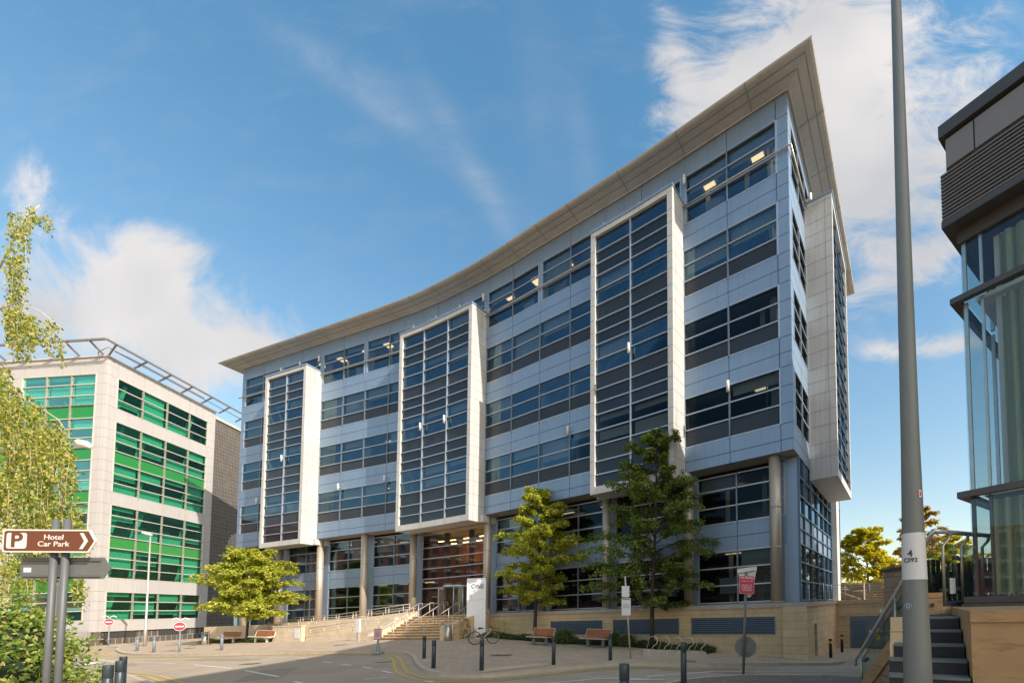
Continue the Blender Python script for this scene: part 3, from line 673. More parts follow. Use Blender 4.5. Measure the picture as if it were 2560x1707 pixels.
# wall lights: short pairs of cylinders
for s, z, o in [(2.98, 10.75, .05), (5.25, 22.75, .05), (8.0, 22.75, .05), (10.45, 22.75, .05), (20.85, 22.75, .05), (23.2, 22.75, .05), (25.7, 22.75, .05), (28.05, 22.75, .05), (38.65, 22.75, .05), (41, 22.75, .05), (43.45, 22.75, .05),
                (8.0, 13.9, 1.3), (23.2, 13.9, 1.3), (25.7, 13.9, 1.3), (41.0, 13.9, 1.3), (13.1, 11.1, .05), (30.8, 11.1, .05), (35.9, 11.1, .05), (46.1, 11.1, .05)]:
    m = MB(); p = fxy(s, o + .16); a = S(p.x, p.y, z - .28); m.tube([a, (a[0], a[1], a[2] + .56)], .075, 10)
    m.box(TF, s - .02, s + .02, o, o + .12, z - .03, z + .03); m.build('wall_light', ['white_paint'], ob)
m = MB(); p = C2 + g2 * 4.3 - e2 * .25; a = S(p.x, p.y, 21.9); m.tube([a, (a[0], a[1], a[2] + .56)], .09, 10); m.box(TS, 4.25, 4.35, 0, .2, 22.1, 22.2); m.build('wall_light', ['white_paint'], ob)
# roof canopy, swept up to a thin lip
cn = MB(); rings = [(.0, 24.2), (.10, 24.17), (.12, 24.2), (.58, 24.27), (.98, 24.31), (1.20, 24.33), (1.30, 24.37), (1.34, 24.43), (1.29, 24.49), (0, 24.75), (-2, 24.8)]
OL = [outline(o) for o, z in rings]; n = len(OL[0])
for k in range(len(rings) - 1):
    for j in range(n):
        j2 = (j + 1) % n; a, b, c, d = OL[k][j], OL[k][j2], OL[k + 1][j2], OL[k + 1][j]
        cn.poly([S(a.x, a.y, rings[k][1]), S(b.x, b.y, rings[k][1]), S(c.x, c.y, rings[k + 1][1]), S(d.x, d.y, rings[k + 1][1])][::-1], 1 if k > 7 else 0)
cn.poly([S(p.x, p.y, 24.8) for p in OL[-1]], 1)
s = 1.6
while s < 48:                                                    # seams between the soffit sheets
    for (o0, z0), (o1, z1) in zip(rings[2:7], rings[3:8]):
        cn.poly([TF(s, o0, z0 - .01), TF(s + .05, o0, z0 - .01), TF(s + .05, o1 + .006, z1 - .01), TF(s, o1 + .006, z1 - .01)], 2)
    s += 2.5 if s > 10 else 3.6
for o, z in ((.58, 24.27), (.98, 24.31)):
    a = outline(o - .02); b = outline(o + .02)
    for j in range(len(a) - 3): cn.poly([S(a[j].x, a[j].y, z - .012), S(a[j + 1].x, a[j + 1].y, z - .012), S(b[j + 1].x, b[j + 1].y, z - .010), S(b[j].x, b[j].y, z - .010)], 2)
    j = len(a) - 1; cn.poly([S(a[j].x, a[j].y, z - .012), S(a[0].x, a[0].y, z - .012), S(b[0].x, b[0].y, z - .010), S(b[j].x, b[j].y, z - .010)], 2)
s = 2.0
while s < 16:
    for (o0, z0), (o1, z1) in zip(rings[2:7], rings[3:8]): cn.poly([TS(s, o0, z0 - .01), TS(s + .05, o0, z0 - .01), TS(s + .05, o1 + .006, z1 - .01), TS(s, o1 + .006, z1 - .01)], 2)
    s += 3.2
cn.build('roof', ['canopy_metal', 'white_paint', 'seam_dark'], ob)
# podium of pale stone with louvred vents
pd = MB(); PO = .22
pk = [-.5] + KN[1:9] + [20.3]
for a, b in zip(pk[:-1], pk[1:]): pd.box(TF, a, b, -1.3, PO, -3.2, -.20)
pd.build('podium_wall', ['podium_stone'], ob)
cp = MB()
for a, b in zip(pk[:-1], pk[1:]): cp.box(TF, a, b, -1.35, PO + .06, -.20, .0)
cp.box(TS, -.5, 9.0, -.55, .58, -.20, .0)
cp.build('coping', ['coping'], ob)
for a, b in ((.9, 5.0), (5.7, 9.75), (10.5, 14.3)):
    l = MB(); l.box(TF, a, b, PO - .2, PO + .004, -1.42, -.62, 1)
    for k in range(8):
        z = -1.40 + k * .098
        if a < 8.0 < b: segs = ((a + .04, 8.0), (8.0, b - .04))
        elif a < 2.98 < b: segs = ((a + .04, 2.98), (2.98, b - .04))
        else: segs = ((a + .04, 13.1), (13.1, b - .04)) if b > 13.1 else ((a + .04, b - .04),)
        for p, q in segs: l.box(TF, p, q, PO + .006, PO + .05, z, z + .05, 0)
    for p, q in ((a, a + .05), (b - .05, b)): l.box(TF, p, q, PO + .004, PO + .05, -1.44, -.60, 0)
    l.build('louvre', ['louvre', 'joint_dark'], ob)
# side cheek of the podium with the shuttered opening
sw = MB(); sw.box(TS, -.5, .55, -.5, .5, -3.2, -.2); sw.box(TS, .55, 2.0, -.5, .5, -1.05, -.2); sw.box(TS, 2.0, 9.0, -.5, .5, -3.2, -.2)
sw.build('podium_cheek', ['side_stone'], ob)
m = MB(); m.box(TS, .55, 2.0, .30, .34, -3.2, -1.05)
for k in range(26): m.box(TS, .56, 1.99, .34, .355, -3.0 + k * .075, -2.96 + k * .075)
m.build('roller_shutter', ['grey_paint'], ob)
# service yard wall behind, with its pair of blue doors
Q = C2 + g2 * 9.0 - e2 * .5
def TQ(a, o, z): p = Q - e2 * a - g2 * o; return S(p.x, p.y, z)
m = MB(); m.box(TQ, 0, 5.6, -.4, 0, -3.6, -.2); m.box(TQ, -.1, 5.6, -.5, .06, -.2, -.0); m.build('yard_wall', ['side_stone'], ob)
m = MB(); m.box(TQ, .72, 2.65, .004, .03, -3.4, -.98); m.build('door_frame', ['door_blue'], ob)
m = MB(); m.box(TQ, .78, 1.62, .03, .05, -3.4, -1.04); 
for k in range(20): m.box(TQ, .84, 1.56, .05, .062, -3.2 + k * .1, -3.15 + k * .1, 1)
m.build('louvred_door', ['door_blue', 'louvre'], ob)
m = MB(); m.box(TQ, 1.66, 2.6, .03, .05, -3.4, -1.04); dr = m.build('blue_door', ['door_blue'], ob)
for (a, z, w, h, mm) in ((2.0, -1.45, .30, .22, 'sticker_blue'), (1.72, -1.95, .2, .32, 'notice_white'), (2.05, -1.83, .16, .22, 'sticker_orange'), (2.25, -1.83, .16, .22, 'sticker_pink'), (2.05, -2.2, .2, .32, 'sticker_yellow')):
    m = MB(); m.box(TQ, a, a + w, .05, .056, z - h / 2, z + h / 2); m.build('sticker', [mm], dr)
m = MB(); m.box(TQ, .2, .5, .0, .12, -.95, -.82); m.build('wall_lamp', ['cream_panel'], ob)
m = MB(); q = TQ(2.35, .18, -.62); m.tube([q, (q[0], q[1], q[2] - .3)], [.03, .16], 10); m.build('wall_lamp', ['white_paint'], ob)
m = MB(); m.box(TQ, 2.75, 2.78, 0, .05, -1.0, -.5); m.box(TQ, 2.72, 3.05, .0, .02, -1.45, -1.0, 1); m.box(TQ, 2.9, 3.25, .0, .02, -1.95, -1.7, 2); m.build('wall_notice', ['joint_dark', 'sticker_pink', 'notice_white'], ob)
m = MB(); m.box(TF, -.1, .25, PO + .002, PO + .02, -1.25, -.62); m.build('wall_notice', ['notice_white'], ob)
m = MB(); m.box(TF, -.3, -.25, PO + .002, PO + .03, -1.6, -.7); m.box(TF, -.36, -.28, PO + .002, PO + .04, -2.1, -1.75, 1); m.build('door_entry_panel', ['sign_back', 'grey_paint'], ob)
# stair tower fin behind, pale, with small fittings
m = MB(); m.box(TS, 11.3, 12.6, -1.5, .35, -.1, 7.6); m.build('fin_wall', ['cream_panel'], ob)
# ------------------------------------------------------------------ green glass office block
GO = Vector((-47.3, 39.0)); dR = Vector((-.059, .998)); nR = Vector((.998, .059)); dL = Vector((-.999, .04)); nL = Vector((-.04, -.999))
def TGR(s, o, z): p = GO + dR * s + nR * o; return S(p.x, p.y, z)
def TGL(s, o, z): p = GO + dL * s + nL * o; return S(p.x, p.y, z)
gb = empty('green_building', S(GO.x, GO.y, -1.6), 'cream clad office block with bands of green glass, left of the long building', 'building')
w = MB()
def clad(T, a, b, z0, z1, o=0): w.box(T, a + .008, b - .008, o - .25, o, z0 + .008, z1 - .008)
RM = [.95, 3.3, 5.75, 8.25, 10.5]; LM = [1.0, 3.4, 5.8, 8.2]; LM2 = [9.3, 11.7, 14.1, 16.5, 18.9]
lv = [-.33, .73, 1.6, 2.45, 3.34, 4.63, 5.56, 6.49, 7.42, 8.53, 9.47, 10.48, 11.45, 12.62, 13.52, 14.41, 15.39, 16.55, 17.47, 18.34, 19.3, 20.54, 21.44, 22.48, 23.42, 24.3, 24.97]
for z0, z1 in zip(lv[:-1], lv[1:]):
    clad(TGR, .0, .45, z0, z1); clad(TGR, .45, .95, z0, z1); clad(TGR, 10.5, 11.45, z0, z1)
    clad(TGL, .0, 1.0, z0, z1); clad(TGL, 8.2, 9.3, z0, z1); clad(TGL, 18.9, 21, z0, z1)
for a, b in zip(RM[:-1], RM[1:]):
    for z0, z1 in ((23.42, 24.97), (19.3, 20.54), (11.45, 12.62), (3.34, 4.63), (-.33, .73)): clad(TGR, a, b, z0, z1)
for a, b in list(zip(LM[:-1], LM[1:])) + list(zip(LM2[:-1], LM2[1:])):
    clad(TGL, a, b, 23.42, 24.2); clad(TGL, a, b, 24.2, 24.97); clad(TGL, a, b, -.33, .73)
w.build('wall_cladding', ['cream_clad'], gb)
w = MB(); w.box(TGR, -.0, 11.5, -.3, .12, 24.97, 25.08); w.box(TGL, -.12, 21, -.3, .12, 24.97, 25.08)
w.build('parapet_coping', ['green_frame'], gb)
w = MB(); w.box(TGR, .0, 11.45, -.6, -.16, -1.9, -.34); w.box(TGL, .0, 21, -.6, -.16, -1.9, -.34); w.build('plinth', ['plinth_tile'], gb)
for a, b in ((1.1, 3.9), (6.2, 9.2)):
    w = MB(); w.box(TGR, a, b, -.16, -.14, -.98, -.40, 1)
    for k in range(6): w.box(TGR, a, b, -.14, -.10, -.96 + k * .095, -.92 + k * .095)
    w.build('vent_louvre', ['louvre_dark', 'black'], gb)
# floors and inner faces seen through the glass
w = MB()
for z in (-.4, 3.6, 7.9, 11.7, 15.9, 19.6, 24.0):
    w.box(TGR, .95, 11.3, -8, -.4, z, z + .35); w.box(TGL, 8 if False else .5, 20.8, -3.6, -.4, z, z + .35)
w.box(TGR, .95, 11.3, -4.6, -4.5, -.4, 24.4); w.box(TGL, 5.0, 20.8, -3.7, -3.6, -.4, 24.4)
w.build('inner_floor', ['green_inner'], gb)
rg = random.Random(12)
mat('green_dim', (.10, .12, .10), .9, var=.4, scale=.5)
def green_window(T, a, b, rows, greens):
    gm = MB(); fm = MB(); bm = MB()
    for z0, z1 in zip(rows[:-1], rows[1:]):
        gm.poly([T(a, -.10, z0), T(b, -.10, z0), T(b, -.10, z1), T(a, -.10, z1)], 1 if z0 in greens else 0)
        if z0 in greens: continue
        r = rg.random()
        i = rows.index(z0)
        if r < .38: bm.poly([T(a + .08, -.3, z0), T(b - .08, -.3, z0), T(b - .08, -.3, z1), T(a + .08, -.3, z1)], 0)
        elif r < .55: bm.poly([T(a + .08, -.3, z1 - .4), T(b - .08, -.3, z1 - .4), T(b - .08, -.3, z1), T(a + .08, -.3, z1)], 0)
        elif r < .8: bm.poly([T(a + .5, -1.5, z0), T(b - .08, -1.5, z0), T(b - .08, -1.5, z1), T(a + .5, -1.5, z1)], 1)
    o = gm.build('window', ['green_glass', 'green_opaque'], gb)
    for x in (a, b): fm.box(T, x - .045, x + .045, -.14, .03, rows[0], rows[-1])
    for z in rows: fm.box(T, a + .045, b - .045, -.14, .015, z - .035, z + .035)
    fm.build('window_frame', ['green_frame'], o)
    if bm.f: bm.build('blind', ['green_blind', 'green_dim'], o)
GR = [([20.54, 21.44, 22.48, 23.42], ()), ([12.62, 13.52, 14.41, 15.39, 16.55, 17.47, 18.34, 19.3], (15.39,)), ([4.63, 5.56, 6.49, 7.42, 8.53, 9.47, 10.48, 11.45], (7.42,)), ([.73, 1.6, 2.45, 3.34], ())]
for rows, gs in GR:
    for a, b in zip(RM[:-1], RM[1:]): green_window(TGR, a, b, rows, gs)
GLr = [([20.54, 21.44, 22.48, 23.42], ()), ([16.55, 17.47, 18.34, 19.3, 20.54], (19.3,)), ([12.62, 13.52, 14.41, 15.39, 16.55], (15.39,)), ([8.53, 9.47, 10.48, 11.45, 12.62], (11.45,)), ([4.63, 5.56, 6.49, 7.42, 8.53], (7.42,)), ([.73, 1.6, 2.45, 3.34, 4.63], (3.34,))]
for rows, gs in GLr:
    for a, b in list(zip(LM[:-1], LM[1:])) + list(zip(LM2[:1], LM2[1:2])): green_window(TGL, a, b, rows, gs)
w = MB()
for a, b in ((1.6, 2.4), (3.7, 4.6), (8.5, 9.4)):                # raking concrete struts inside the glass
    for z in (.2, 4.2, 8.3, 12.2, 16.3, 20.2):
        w.bar(TGR(a, -.9, z), TGR(b, -.9, z + 3.2), .3, .3)
for z in (.2, 4.2, 12.2, 20.2): w.bar(TGL(4.6, -.7, z + 3.2), TGL(3.8, -.7, z), .25, .25)
w.build('inner_strut', ['green_blind'], gb)
# rooftop frame
w = MB(); c0 = GO + nR * 1.25 + nL * 1.25
def TGc(p, z): return S(p.x, p.y, z)
w.bar(TGc(c0, 25.85), TGR(22.0, 1.25, 25.85), .14, .16); w.bar(TGc(c0, 25.85), TGL(21, 1.25, 25.85), .14, .16)
for s in (-.6, 2.2, 4.6, 7.0, 9.4, 11.8, 14.2, 16.6, 19): w.bar(TGR(max(s, .05), .0, 25.05), TGR(s + .1, 1.25, 25.85), .09, .14)
w.bar(TGR(0, .6, 25.45), TGR(20, .6, 25.45), .05, .06)
for s in (2.2, 4.6, 7.0, 9.4, 11.8): w.bar(TGR(s, .6, 25.12), TGR(s, .6, 25.5), .03, .03)
for s in (.3, 2.6, 5.0, 7.4, 9.8, 12.2, 14.6): w.bar(TGL(s, .0, 25.05), TGL(s, 1.25, 25.85), .09, .14)
w.tube([TGL(1.1, -.2, 25.05), TGL(1.1, -.1, 25.5), TGR(-.4, .4, 25.62), TGR(2, .75, 25.5), TGR(9, .75, 25.5)], .04, 6)
w.build('roof_frame', ['bronze_panel'], gb)
w = MB(); w.box(TGR, 11.47, 24, -8, -.06, -1.9, 24.2); w.build('tiled_wall', ['tile_wall'], gb)
w = MB(); w.box(TGR, 11.47, 24, -.3, .1, 24.2, 24.5); w.build('parapet_coping', ['green_frame'], gb)
w = MB()
for cx_, cz_, r_ in ((15.4, 9.9, 1.35), (16.9, 8.2, 1.1), (15.6, 6.4, .9)):
    for i in range(-8, 9):
        for j in range(-8, 9):
            if (i * .19) ** 2 + (j * .19) ** 2 < r_ * r_: w.box(TGR, cx_ + i * .19 - .055, cx_ + i * .19 + .055, -.06, -.045, cz_ + j * .19 - .055, cz_ + j * .19 + .055)
o = w.build('dot_pattern', ['sign_cream'], gb)
w = MB(); w.box(TGL, .2, 21, .2, 1.6, -1.9, -.25); 
w.build('terrace_wall', ['cobble'], gb)
w = MB(); a = [TGL(s, 1.5, .75) for s in (.5, 9)]; w.tube(a, .03, 6); w.tube([TGL(.5, 1.5, .4), TGL(9, 1.5, .4)], .02, 6)
for s in [.5 + k * .85 for k in range(11)]: w.tube([TGL(s, 1.5, -.25), TGL(s, 1.5, .75)], .02, 6)
w.build('terrace_railing', ['steel_rail'], gb)

# ------------------------------------------------------------------ bronze glass building at the right edge
B0 = Vector((5.23, 6.8)); bd = Vector((.6, -.8)); bn = Vector((-.8, -.6))
def TB(s, o, z): p = B0 + bd * s + bn * o; return S(p.x, p.y, z)
bb_ = empty('bronze_building', S(B0.x + 1, B0.y - 1, -2), 'dark bronze and glass building with louvred top at the right edge', 'building')
LB = 9.0; DB = 7.0
w = MB(); w.box(TB, 0.07, LB, -DB, -.09, 6.92, 7.5); w.box(TB, .46, LB, -.09, -.055, 6.98, 7.46, 1); w.box(TB, .08, .44, -.09, -.055, 6.98, 7.46, 1)
w.build('upper_panel', ['bronze_trim', 'bronze_panel'], bb_)
w = MB(); w.box(TB, .0, LB, -DB - .06, .0, 7.52, 7.73); w.build('roof_edge', ['bronze_trim'], bb_)
w = MB(); w.box(TB, .06, LB, -DB, -.10, 6.08, 6.92, 1); w.box(TB, .0, LB, -DB, .0, 6.0, 6.09, 2)
for k in range(13):
    z = 6.10 + k * .062; w.box(TB, .01, LB, -.11, .0, z, z + .028); w.box(TB, .0, .06, -DB, -.11, z, z + .028)
w.build('louvre_band', ['louvre_dark', 'black', 'bronze_trim'], bb_)
w = MB(); w.box(TB, .0, LB, -DB, -.002, 5.98, 6.0); w.box(TB, .12, LB, -DB + .1, -.30, 5.78, 5.98); w.build('soffit', ['bronze_trim'], bb_)
for z0, z1 in ((4.77, 4.86), (1.56, 1.66)):
    w = MB(); w.box(TB, .02, LB, -.32, -.20, z0, z1); w.box(TB, .02, .14, -DB, -.32, z0, z1); w.build('ledge', ['bronze_trim'], bb_)
for z0, z1 in ((-.02, 1.56), (1.66, 4.77), (4.86, 5.78)):
    w = MB(); w.box(TB, .15, LB, -.36, -.34, z0, z1); w.build('glass_front', ['bronze_glass'], bb_)
    w = MB(); w.box(TB, .15, .17, -DB, -.36, z0, z1); w.build('glass_side', ['bronze_glass'], bb_)
    w = MB()
    for s in (.40, 2.1, 4.2): w.box(TB, s - .018, s + .018, -.42, -.365, z0, z1)
    w.box(TB, .16, .21, -.42, -.365, z0, z1)
    for o in (-1.9, -3.6): w.box(TB, .17, .22, o - .03, o + .03, z0, z1)
    w.build('window_bar', ['bronze_trim' if z0 < 0 else 'steel'], bb_)
    w = MB(); w.box(TB, .515 if z0 > 0 else 1.5, .64 if z0 > 0 else 1.6, -.85, -.62, z0, z1); w.box(TB, 2.2, 2.5, -.85, -.62, z0, z1)
    w.build('inner_post', ['sheer'], bb_)
    w = MB(); pts = []; s = .38 if z0 < 1 else .60
    wr = random.Random(int(z0 * 10))
    while s < 3.2:
        pts.append((s, -.52 - .05 * math.sin(s * 42 + wr.uniform(-.5, .5)) - wr.uniform(0, .015))); s += .03
    for (a, oa), (b, ob_) in zip(pts[:-1], pts[1:]): w.poly([TB(a - .0, oa, z0 + .02), TB(b, ob_, z0 + .02), TB(b + .0, ob_ * 1.0, z1 - .06), TB(a, oa, z1 - .06)], 0, True)
    w.build('curtain', ['curtain'], bb_)
w = MB(); w.box(TB, .3, LB, -DB, -.5, 4.78, 4.85); w.box(TB, .3, LB, -DB, -.5, 1.57, 1.65); w.box(TB, .3, LB, -DB, -.4, -.12, -.05); w.box(TB, 4.0, LB, -DB, -3.4, 0, 5.8)
w.build('inner_floor', ['sheer'], bb_)
w = MB(); w.box(TB, .05, LB, -DB, -.24, -.12, -.02); w.box(TB, .03, LB, -DB, -.20, -.26, -.128); w.build('base_trim', ['bronze_trim'], bb_)

# ------------------------------------------------------------------ unseen brick blocks added to cast shade, and a brick terrace
def unseen_brick_block(name, label, x0, x1, y0, y1, ztop, bm, face, bays=2.6):
    o = empty(name, S((x0 + x1) / 2, (y0 + y1) / 2, -2.2), label, 'building')
    m = MB(); m.box(S, x0, x1, y0, y1, -3.2, ztop); m.box(S, x0 - .15, x1 + .15, y0 - .15, y1 + .15, ztop, ztop + .4, 1); m.build('wall', [bm, 'cream_clad'], o)
    z = 1.2; wm = MB()
    while z < ztop - 2:
        if face == 'X':
            a = y0 + 1
            while a < y1 - 1.6: wm.box(S, x1 - .02, x1 + .03, a, a + 1.2, z, z + 1.6, 0); wm.box(S, x1 + .03, x1 + .06, a - .1, a + 1.3, z + 1.62, z + 2.1, 1); a += bays
        elif face == 'x':
            a = y0 + 1
            while a < y1 - 1.6: wm.box(S, x0 - .03, x0 + .02, a, a + 1.2, z, z + 1.6, 0); wm.box(S, x0 - .06, x0 - .03, a - .1, a + 1.3, z - .14, z - .01, 1); a += bays
        else:
            a = x0 + 1
            while a < x1 - 1.6: wm.box(S, a, a + 1.2, y1 - .02, y1 + .03, z, z + 1.6, 0); wm.box(S, a - .1, a + 1.3, y1 + .03, y1 + .06, z + 1.65, z + 1.95, 1); a += bays
        z += 3.0
    wm.build('windows', ['spandrel_glass', 'cream_clad'], o, kind='stuff')
    return o
unseen_brick_block('unseen_brick_block', 'unseen tall red brick building beyond the right edge, shaped to shade the road', 14.6, 30, -7.5, 9.1, 22.4, 'red_brick', 'x')
unseen_brick_block('unseen_brick_block', 'unseen mid height red brick wing added to shade the dark tree', 14.7, 26, 9.26, 12.9, 18.2, 'red_brick', 'x')
unseen_brick_block('unseen_brick_block', 'unseen low red brick wing added to shade the ground by the podium', 14.8, 24, 13.06, 15.4, 8.6, 'red_brick', 'x')
unseen_brick_block('brick_terrace', 'long red brick terrace with pale lintels down the street to the left', -100, -84, -95, 34, 19, 'red_brick', 'X')
unseen_brick_block('unseen_brick_block', 'unseen narrow low red brick wing added to shade the podium cheek', 18, 26, 15.56, 19.2, 8.6, 'red_brick', 'x')

# ------------------------------------------------------------------ ground, pavements, markings
def gz(x, y): return g(x, y) + EYE + SH * max(-90, min(90, x))
m = MB(); xs = []; ys = []
def axis(lo, hi, step, far):
    a = []; v = lo
    while v <= hi + 1e-6: a.append(v); v += step
    pre = [-far, -far * .4, -150, -100]; post = [100, 150, far * .4, far]
    return [p for p in pre if p < lo] + a + [p for p in post if p > hi]
xs = axis(-66, 24, .75, 900); ys = axis(-12, 62, .75, 900)
idx = {}
for j, y in enumerate(ys):
    for i, x in enumerate(xs): idx[i, j] = len(m.v); m.v.append((x, y, gz(x, y) - .12))
for j in range(len(ys) - 1):
    for i in range(len(xs) - 1): m.f.append((idx[i, j], idx[i + 1, j], idx[i + 1, j + 1], idx[i, j + 1])); m.m.append(0); m.sm.append(True)
m.build('road', ['asphalt'], kind='structure')
def inside(p, poly):
    c = False; n = len(poly)
    for i in range(n):
        a, b = poly[i], poly[(i + 1) % n]
        if (a[1] > p[1]) != (b[1] > p[1]) and p[0] < (b[0] - a[0]) * (p[1] - a[1]) / (b[1] - a[1]) + a[0]: c = not c
    return c
def dense(pts, step=.6, closed=False):
    out = []; n = len(pts)
    for i in range(n if closed else n - 1):
        a, b = Vector(pts[i]), Vector(pts[(i + 1) % n]); k = max(1, int((b - a).length / step))
        for j in range(k): p = a + (b - a) * j / k; out.append((p.x, p.y))
    if not closed: out.append(tuple(pts[-1]))
    return out
def smooth(pts, it=2):
    for _ in range(it):
        q = [pts[0]]
        for a, b in zip(pts[:-1], pts[1:]): q += [(a[0] * .75 + b[0] * .25, a[1] * .75 + b[1] * .25), (a[0] * .25 + b[0] * .75, a[1] * .25 + b[1] * .75)]
        pts = q + [pts[-1]]
    return pts
def pave(name, kerb, rest, mname, kw=.16):
    kd = dense(kerb); bd_ = kd + dense([kerb[-1]] + rest + [kerb[0]])[1:-1]
    vs = [Vector(p) for p in bd_]; n = len(vs); x0 = min(p[0] for p in bd_); x1 = max(p[0] for p in bd_); y0 = min(p[1] for p in bd_); y1 = max(p[1] for p in bd_)
    x = x0 + .4
    while x < x1:
        y = y0 + .4
        while y < y1:
            if inside((x, y), bd_): vs.append(Vector((x, y)))
            y += .8
        x += .8
    r = delaunay_2d_cdt(vs, [(i, (i + 1) % n) for i in range(n)], [list(range(n))], 2, 1e-4)
    mb = MB(); mb.v = [(v.x, v.y, gz(v.x, v.y)) for v in r[0]]
    for f in r[2]: mb.f.append(tuple(f)); mb.m.append(0); mb.sm.append(False)
    for i in range(n):
        a, b = bd_[i], bd_[(i + 1) % n]; mb.poly([(a[0], a[1], gz(*a) - .2), (b[0], b[1], gz(*b) - .2), (b[0], b[1], gz(*b)), (a[0], a[1], gz(*a))], 1)
    sgn = 1 if inside(tuple(Vector(kd[3]) + (Vector(kd[4]) - Vector(kd[3])).normalized().orthogonal() * .1), bd_) else -1
    off = []
    for i in range(len(kd)):
        t = (Vector(kd[min(i + 1, len(kd) - 1)]) - Vector(kd[max(i - 1, 0)])).normalized(); off.append(Vector(kd[i]) + t.orthogonal() * kw * sgn)
    for i in range(len(kd) - 1):
        a, b, c, d = kd[i], kd[i + 1], off[i + 1], off[i]
        mb.poly([(a[0], a[1], gz(*a) + .006), (b[0], b[1], gz(*b) + .006), (c.x, c.y, gz(c.x, c.y) + .006), (d.x, d.y, gz(d.x, d.y) + .006)], 1)
    return mb.build(name, [mname, 'kerb_stone'], kind='structure')
KB = [(-70, 42.5), (-53.9, 39.4), (-47.4, 37.7), (-44, 37.3), (-41.2, 36.0), (-40.2, 34.7), (-37.3, 32.3), (-33.9, 29.7), (-30.8, 27.9), (-26.73, 26.5), (-23.19, 25.54), (-20.78, 25.16), (-18.07, 24.46),
      (-13.59, 22.94), (-10.7, 21.5), (-9.2, 19.3), (-8.2, 17.34), (-6.94, 15.12), (-5.93, 13.9), (-5.21, 13.52), (-4.55, 13.38), (-3.74, 13.56), (-2.78, 14.3), (-1.59, 15.2), (-.17, 15.9), (1.1, 16.2), (3.12, 16.4), (5.13, 16.94), (7.08, 17.6), (9.0, 18.0), (9.5, 18.6)]
KB2 = [KB[0]] + smooth(KB[1:], 2)
pave('pavement', KB2, [(9.2, 20.6), (8.4, 22), (-9, 33.5), (-20, 38), (-34, 43), (-36, 56), (-45.5, 56), (-46.8, 41), (-70, 41.6 + 2.5)], 'paving')
pave('near_pavement', [(6.5, 14.3), (5.6, 14.15), (4.9, 14.0), (3.9, 13.85), (2.78, 13.3), (1.74, 12.55), (1.04, 11.6), (.6, 10.3), (.2, 8.5), (-.4, 6), (-2, 0)], [(-2, -8), (14, -8), (14, 5), (10, 10), (8, 14)], 'near_paving')
pave('corner_pavement', [(-40, 22), (-26, 18.9), (-22.3, 17.9), (-20.2, 17.2), (-17.7, 15.9), (-14.4, 13.5), (-11, 9.4), (-8, 5.5), (-6, 0)], [(-6, -8), (-40, -8)], 'paving')
def strip(pts, w, mb, h=.012, step=.5):
    pts = dense(pts, step); L_ = []
    for i, p in enumerate(pts):
        t = (Vector(pts[min(i + 1, len(pts) - 1)]) - Vector(pts[max(i - 1, 0)])).normalized(); n_ = t.orthogonal() * w / 2; L_.append((Vector(p) + n_, Vector(p) - n_))
    for (a, b), (c, d) in zip(L_[:-1], L_[1:]): mb.poly([(q.x, q.y, gz(q.x, q.y) - .12 + h) for q in (a, c, d, b)])
def offset_line(pts, d):
    out = []
    for i, p in enumerate(pts):
        t = (Vector(pts[min(i + 1, len(pts) - 1)]) - Vector(pts[max(i - 1, 0)])).normalized(); q = Vector(p) + t.orthogonal() * d; out.append((q.x, q.y))
    return out
yl = smooth([(-44.6, 36.6), (-41.9, 35.4), (-41, 34.2)] + KB[6:28], 2)
y = MB()
for d in (-.42, -.72): strip(offset_line(yl, d), .11, y)
y.build('double_yellow_line', ['yellow_paint'], kind='structure')
y = MB(); nl = [(-26, 18.9), (-22.3, 17.9), (-20.2, 17.2), (-17.7, 15.9), (-14.4, 13.5), (-11, 9.4)]
for d in (.35, .65): strip(offset_line(nl, d), .11, y)
strip(offset_line([(6.2, 14.3), (4.9, 14.0), (3.9, 13.85)], -.35), .1, y); strip([(.9, 12.2), (.35, 11.7), (-.1, 11.0)], .1, y); strip([(.6, 12.3), (.1, 11.9), (-.4, 11.2)], .1, y)
y.build('yellow_line', ['yellow_paint'], kind='structure')
y = MB()
strip([(-34.1, 27.0), (-30.9, 25.9), (-27.6, 23.9)], .15, y); strip([(-25.7, 23.1), (-21.7, 21.3)], .11, y); strip([(-19.7, 20.2), (-15.9, 17.9)], .11, y); strip([(-14.5, 16.9), (-11.4, 14.6)], .11, y); strip([(-9.97, 13.34), (-8.6, 12.3)], .11, y)
for a, b in (((-13.14, 19.3), (-12.38, 18.7)), ((-11.39, 17.9), (-10.66, 17.3)), ((-9.79, 16.6), (-9.01, 15.9)), ((-8.3, 15.24), (-7.68, 14.7)), ((-20.5, 23.6), (-19.3, 23.2)), ((-18.3, 22.8), (-17.0, 22.2)), ((-16, 21.7), (-15, 21)),
             ((-5.8, 13.0), (-5.45, 12.7)), ((-5.3, 12.55), (-5.0, 12.2)), ((-4.9, 12.1), (-4.6, 11.7))): strip([a, b], .12, y)
strip([(-7.86, 13.4), (-7.3, 13.7)], .12, y); strip([(.9, 13.0), (-.74, 13.0), (-3.2, 11.6)], .11, y); strip([(.81, 13.5), (3.2, 15.1)], .11, y); strip([(3.2, 15.1), (4.4, 15.4)], .08, y); strip([(.0, 12.75), (1.3, 13.05)], .12, y)
strip([(4.8, 15.5), (8.6, 16.3)], .07, y)
for t in ([(-30.6, 24.5), (-28.2, 23.9), (-27.3, 22.2)], [(-29.4, 22.6), (-27.0, 21.9), (-27.0, 20.9)]):
    y.poly([(p[0], p[1], gz(*p) - .12 + .014) for p in t])
y.build('road_marking', ['line_paint'], kind='structure')
m = MB()
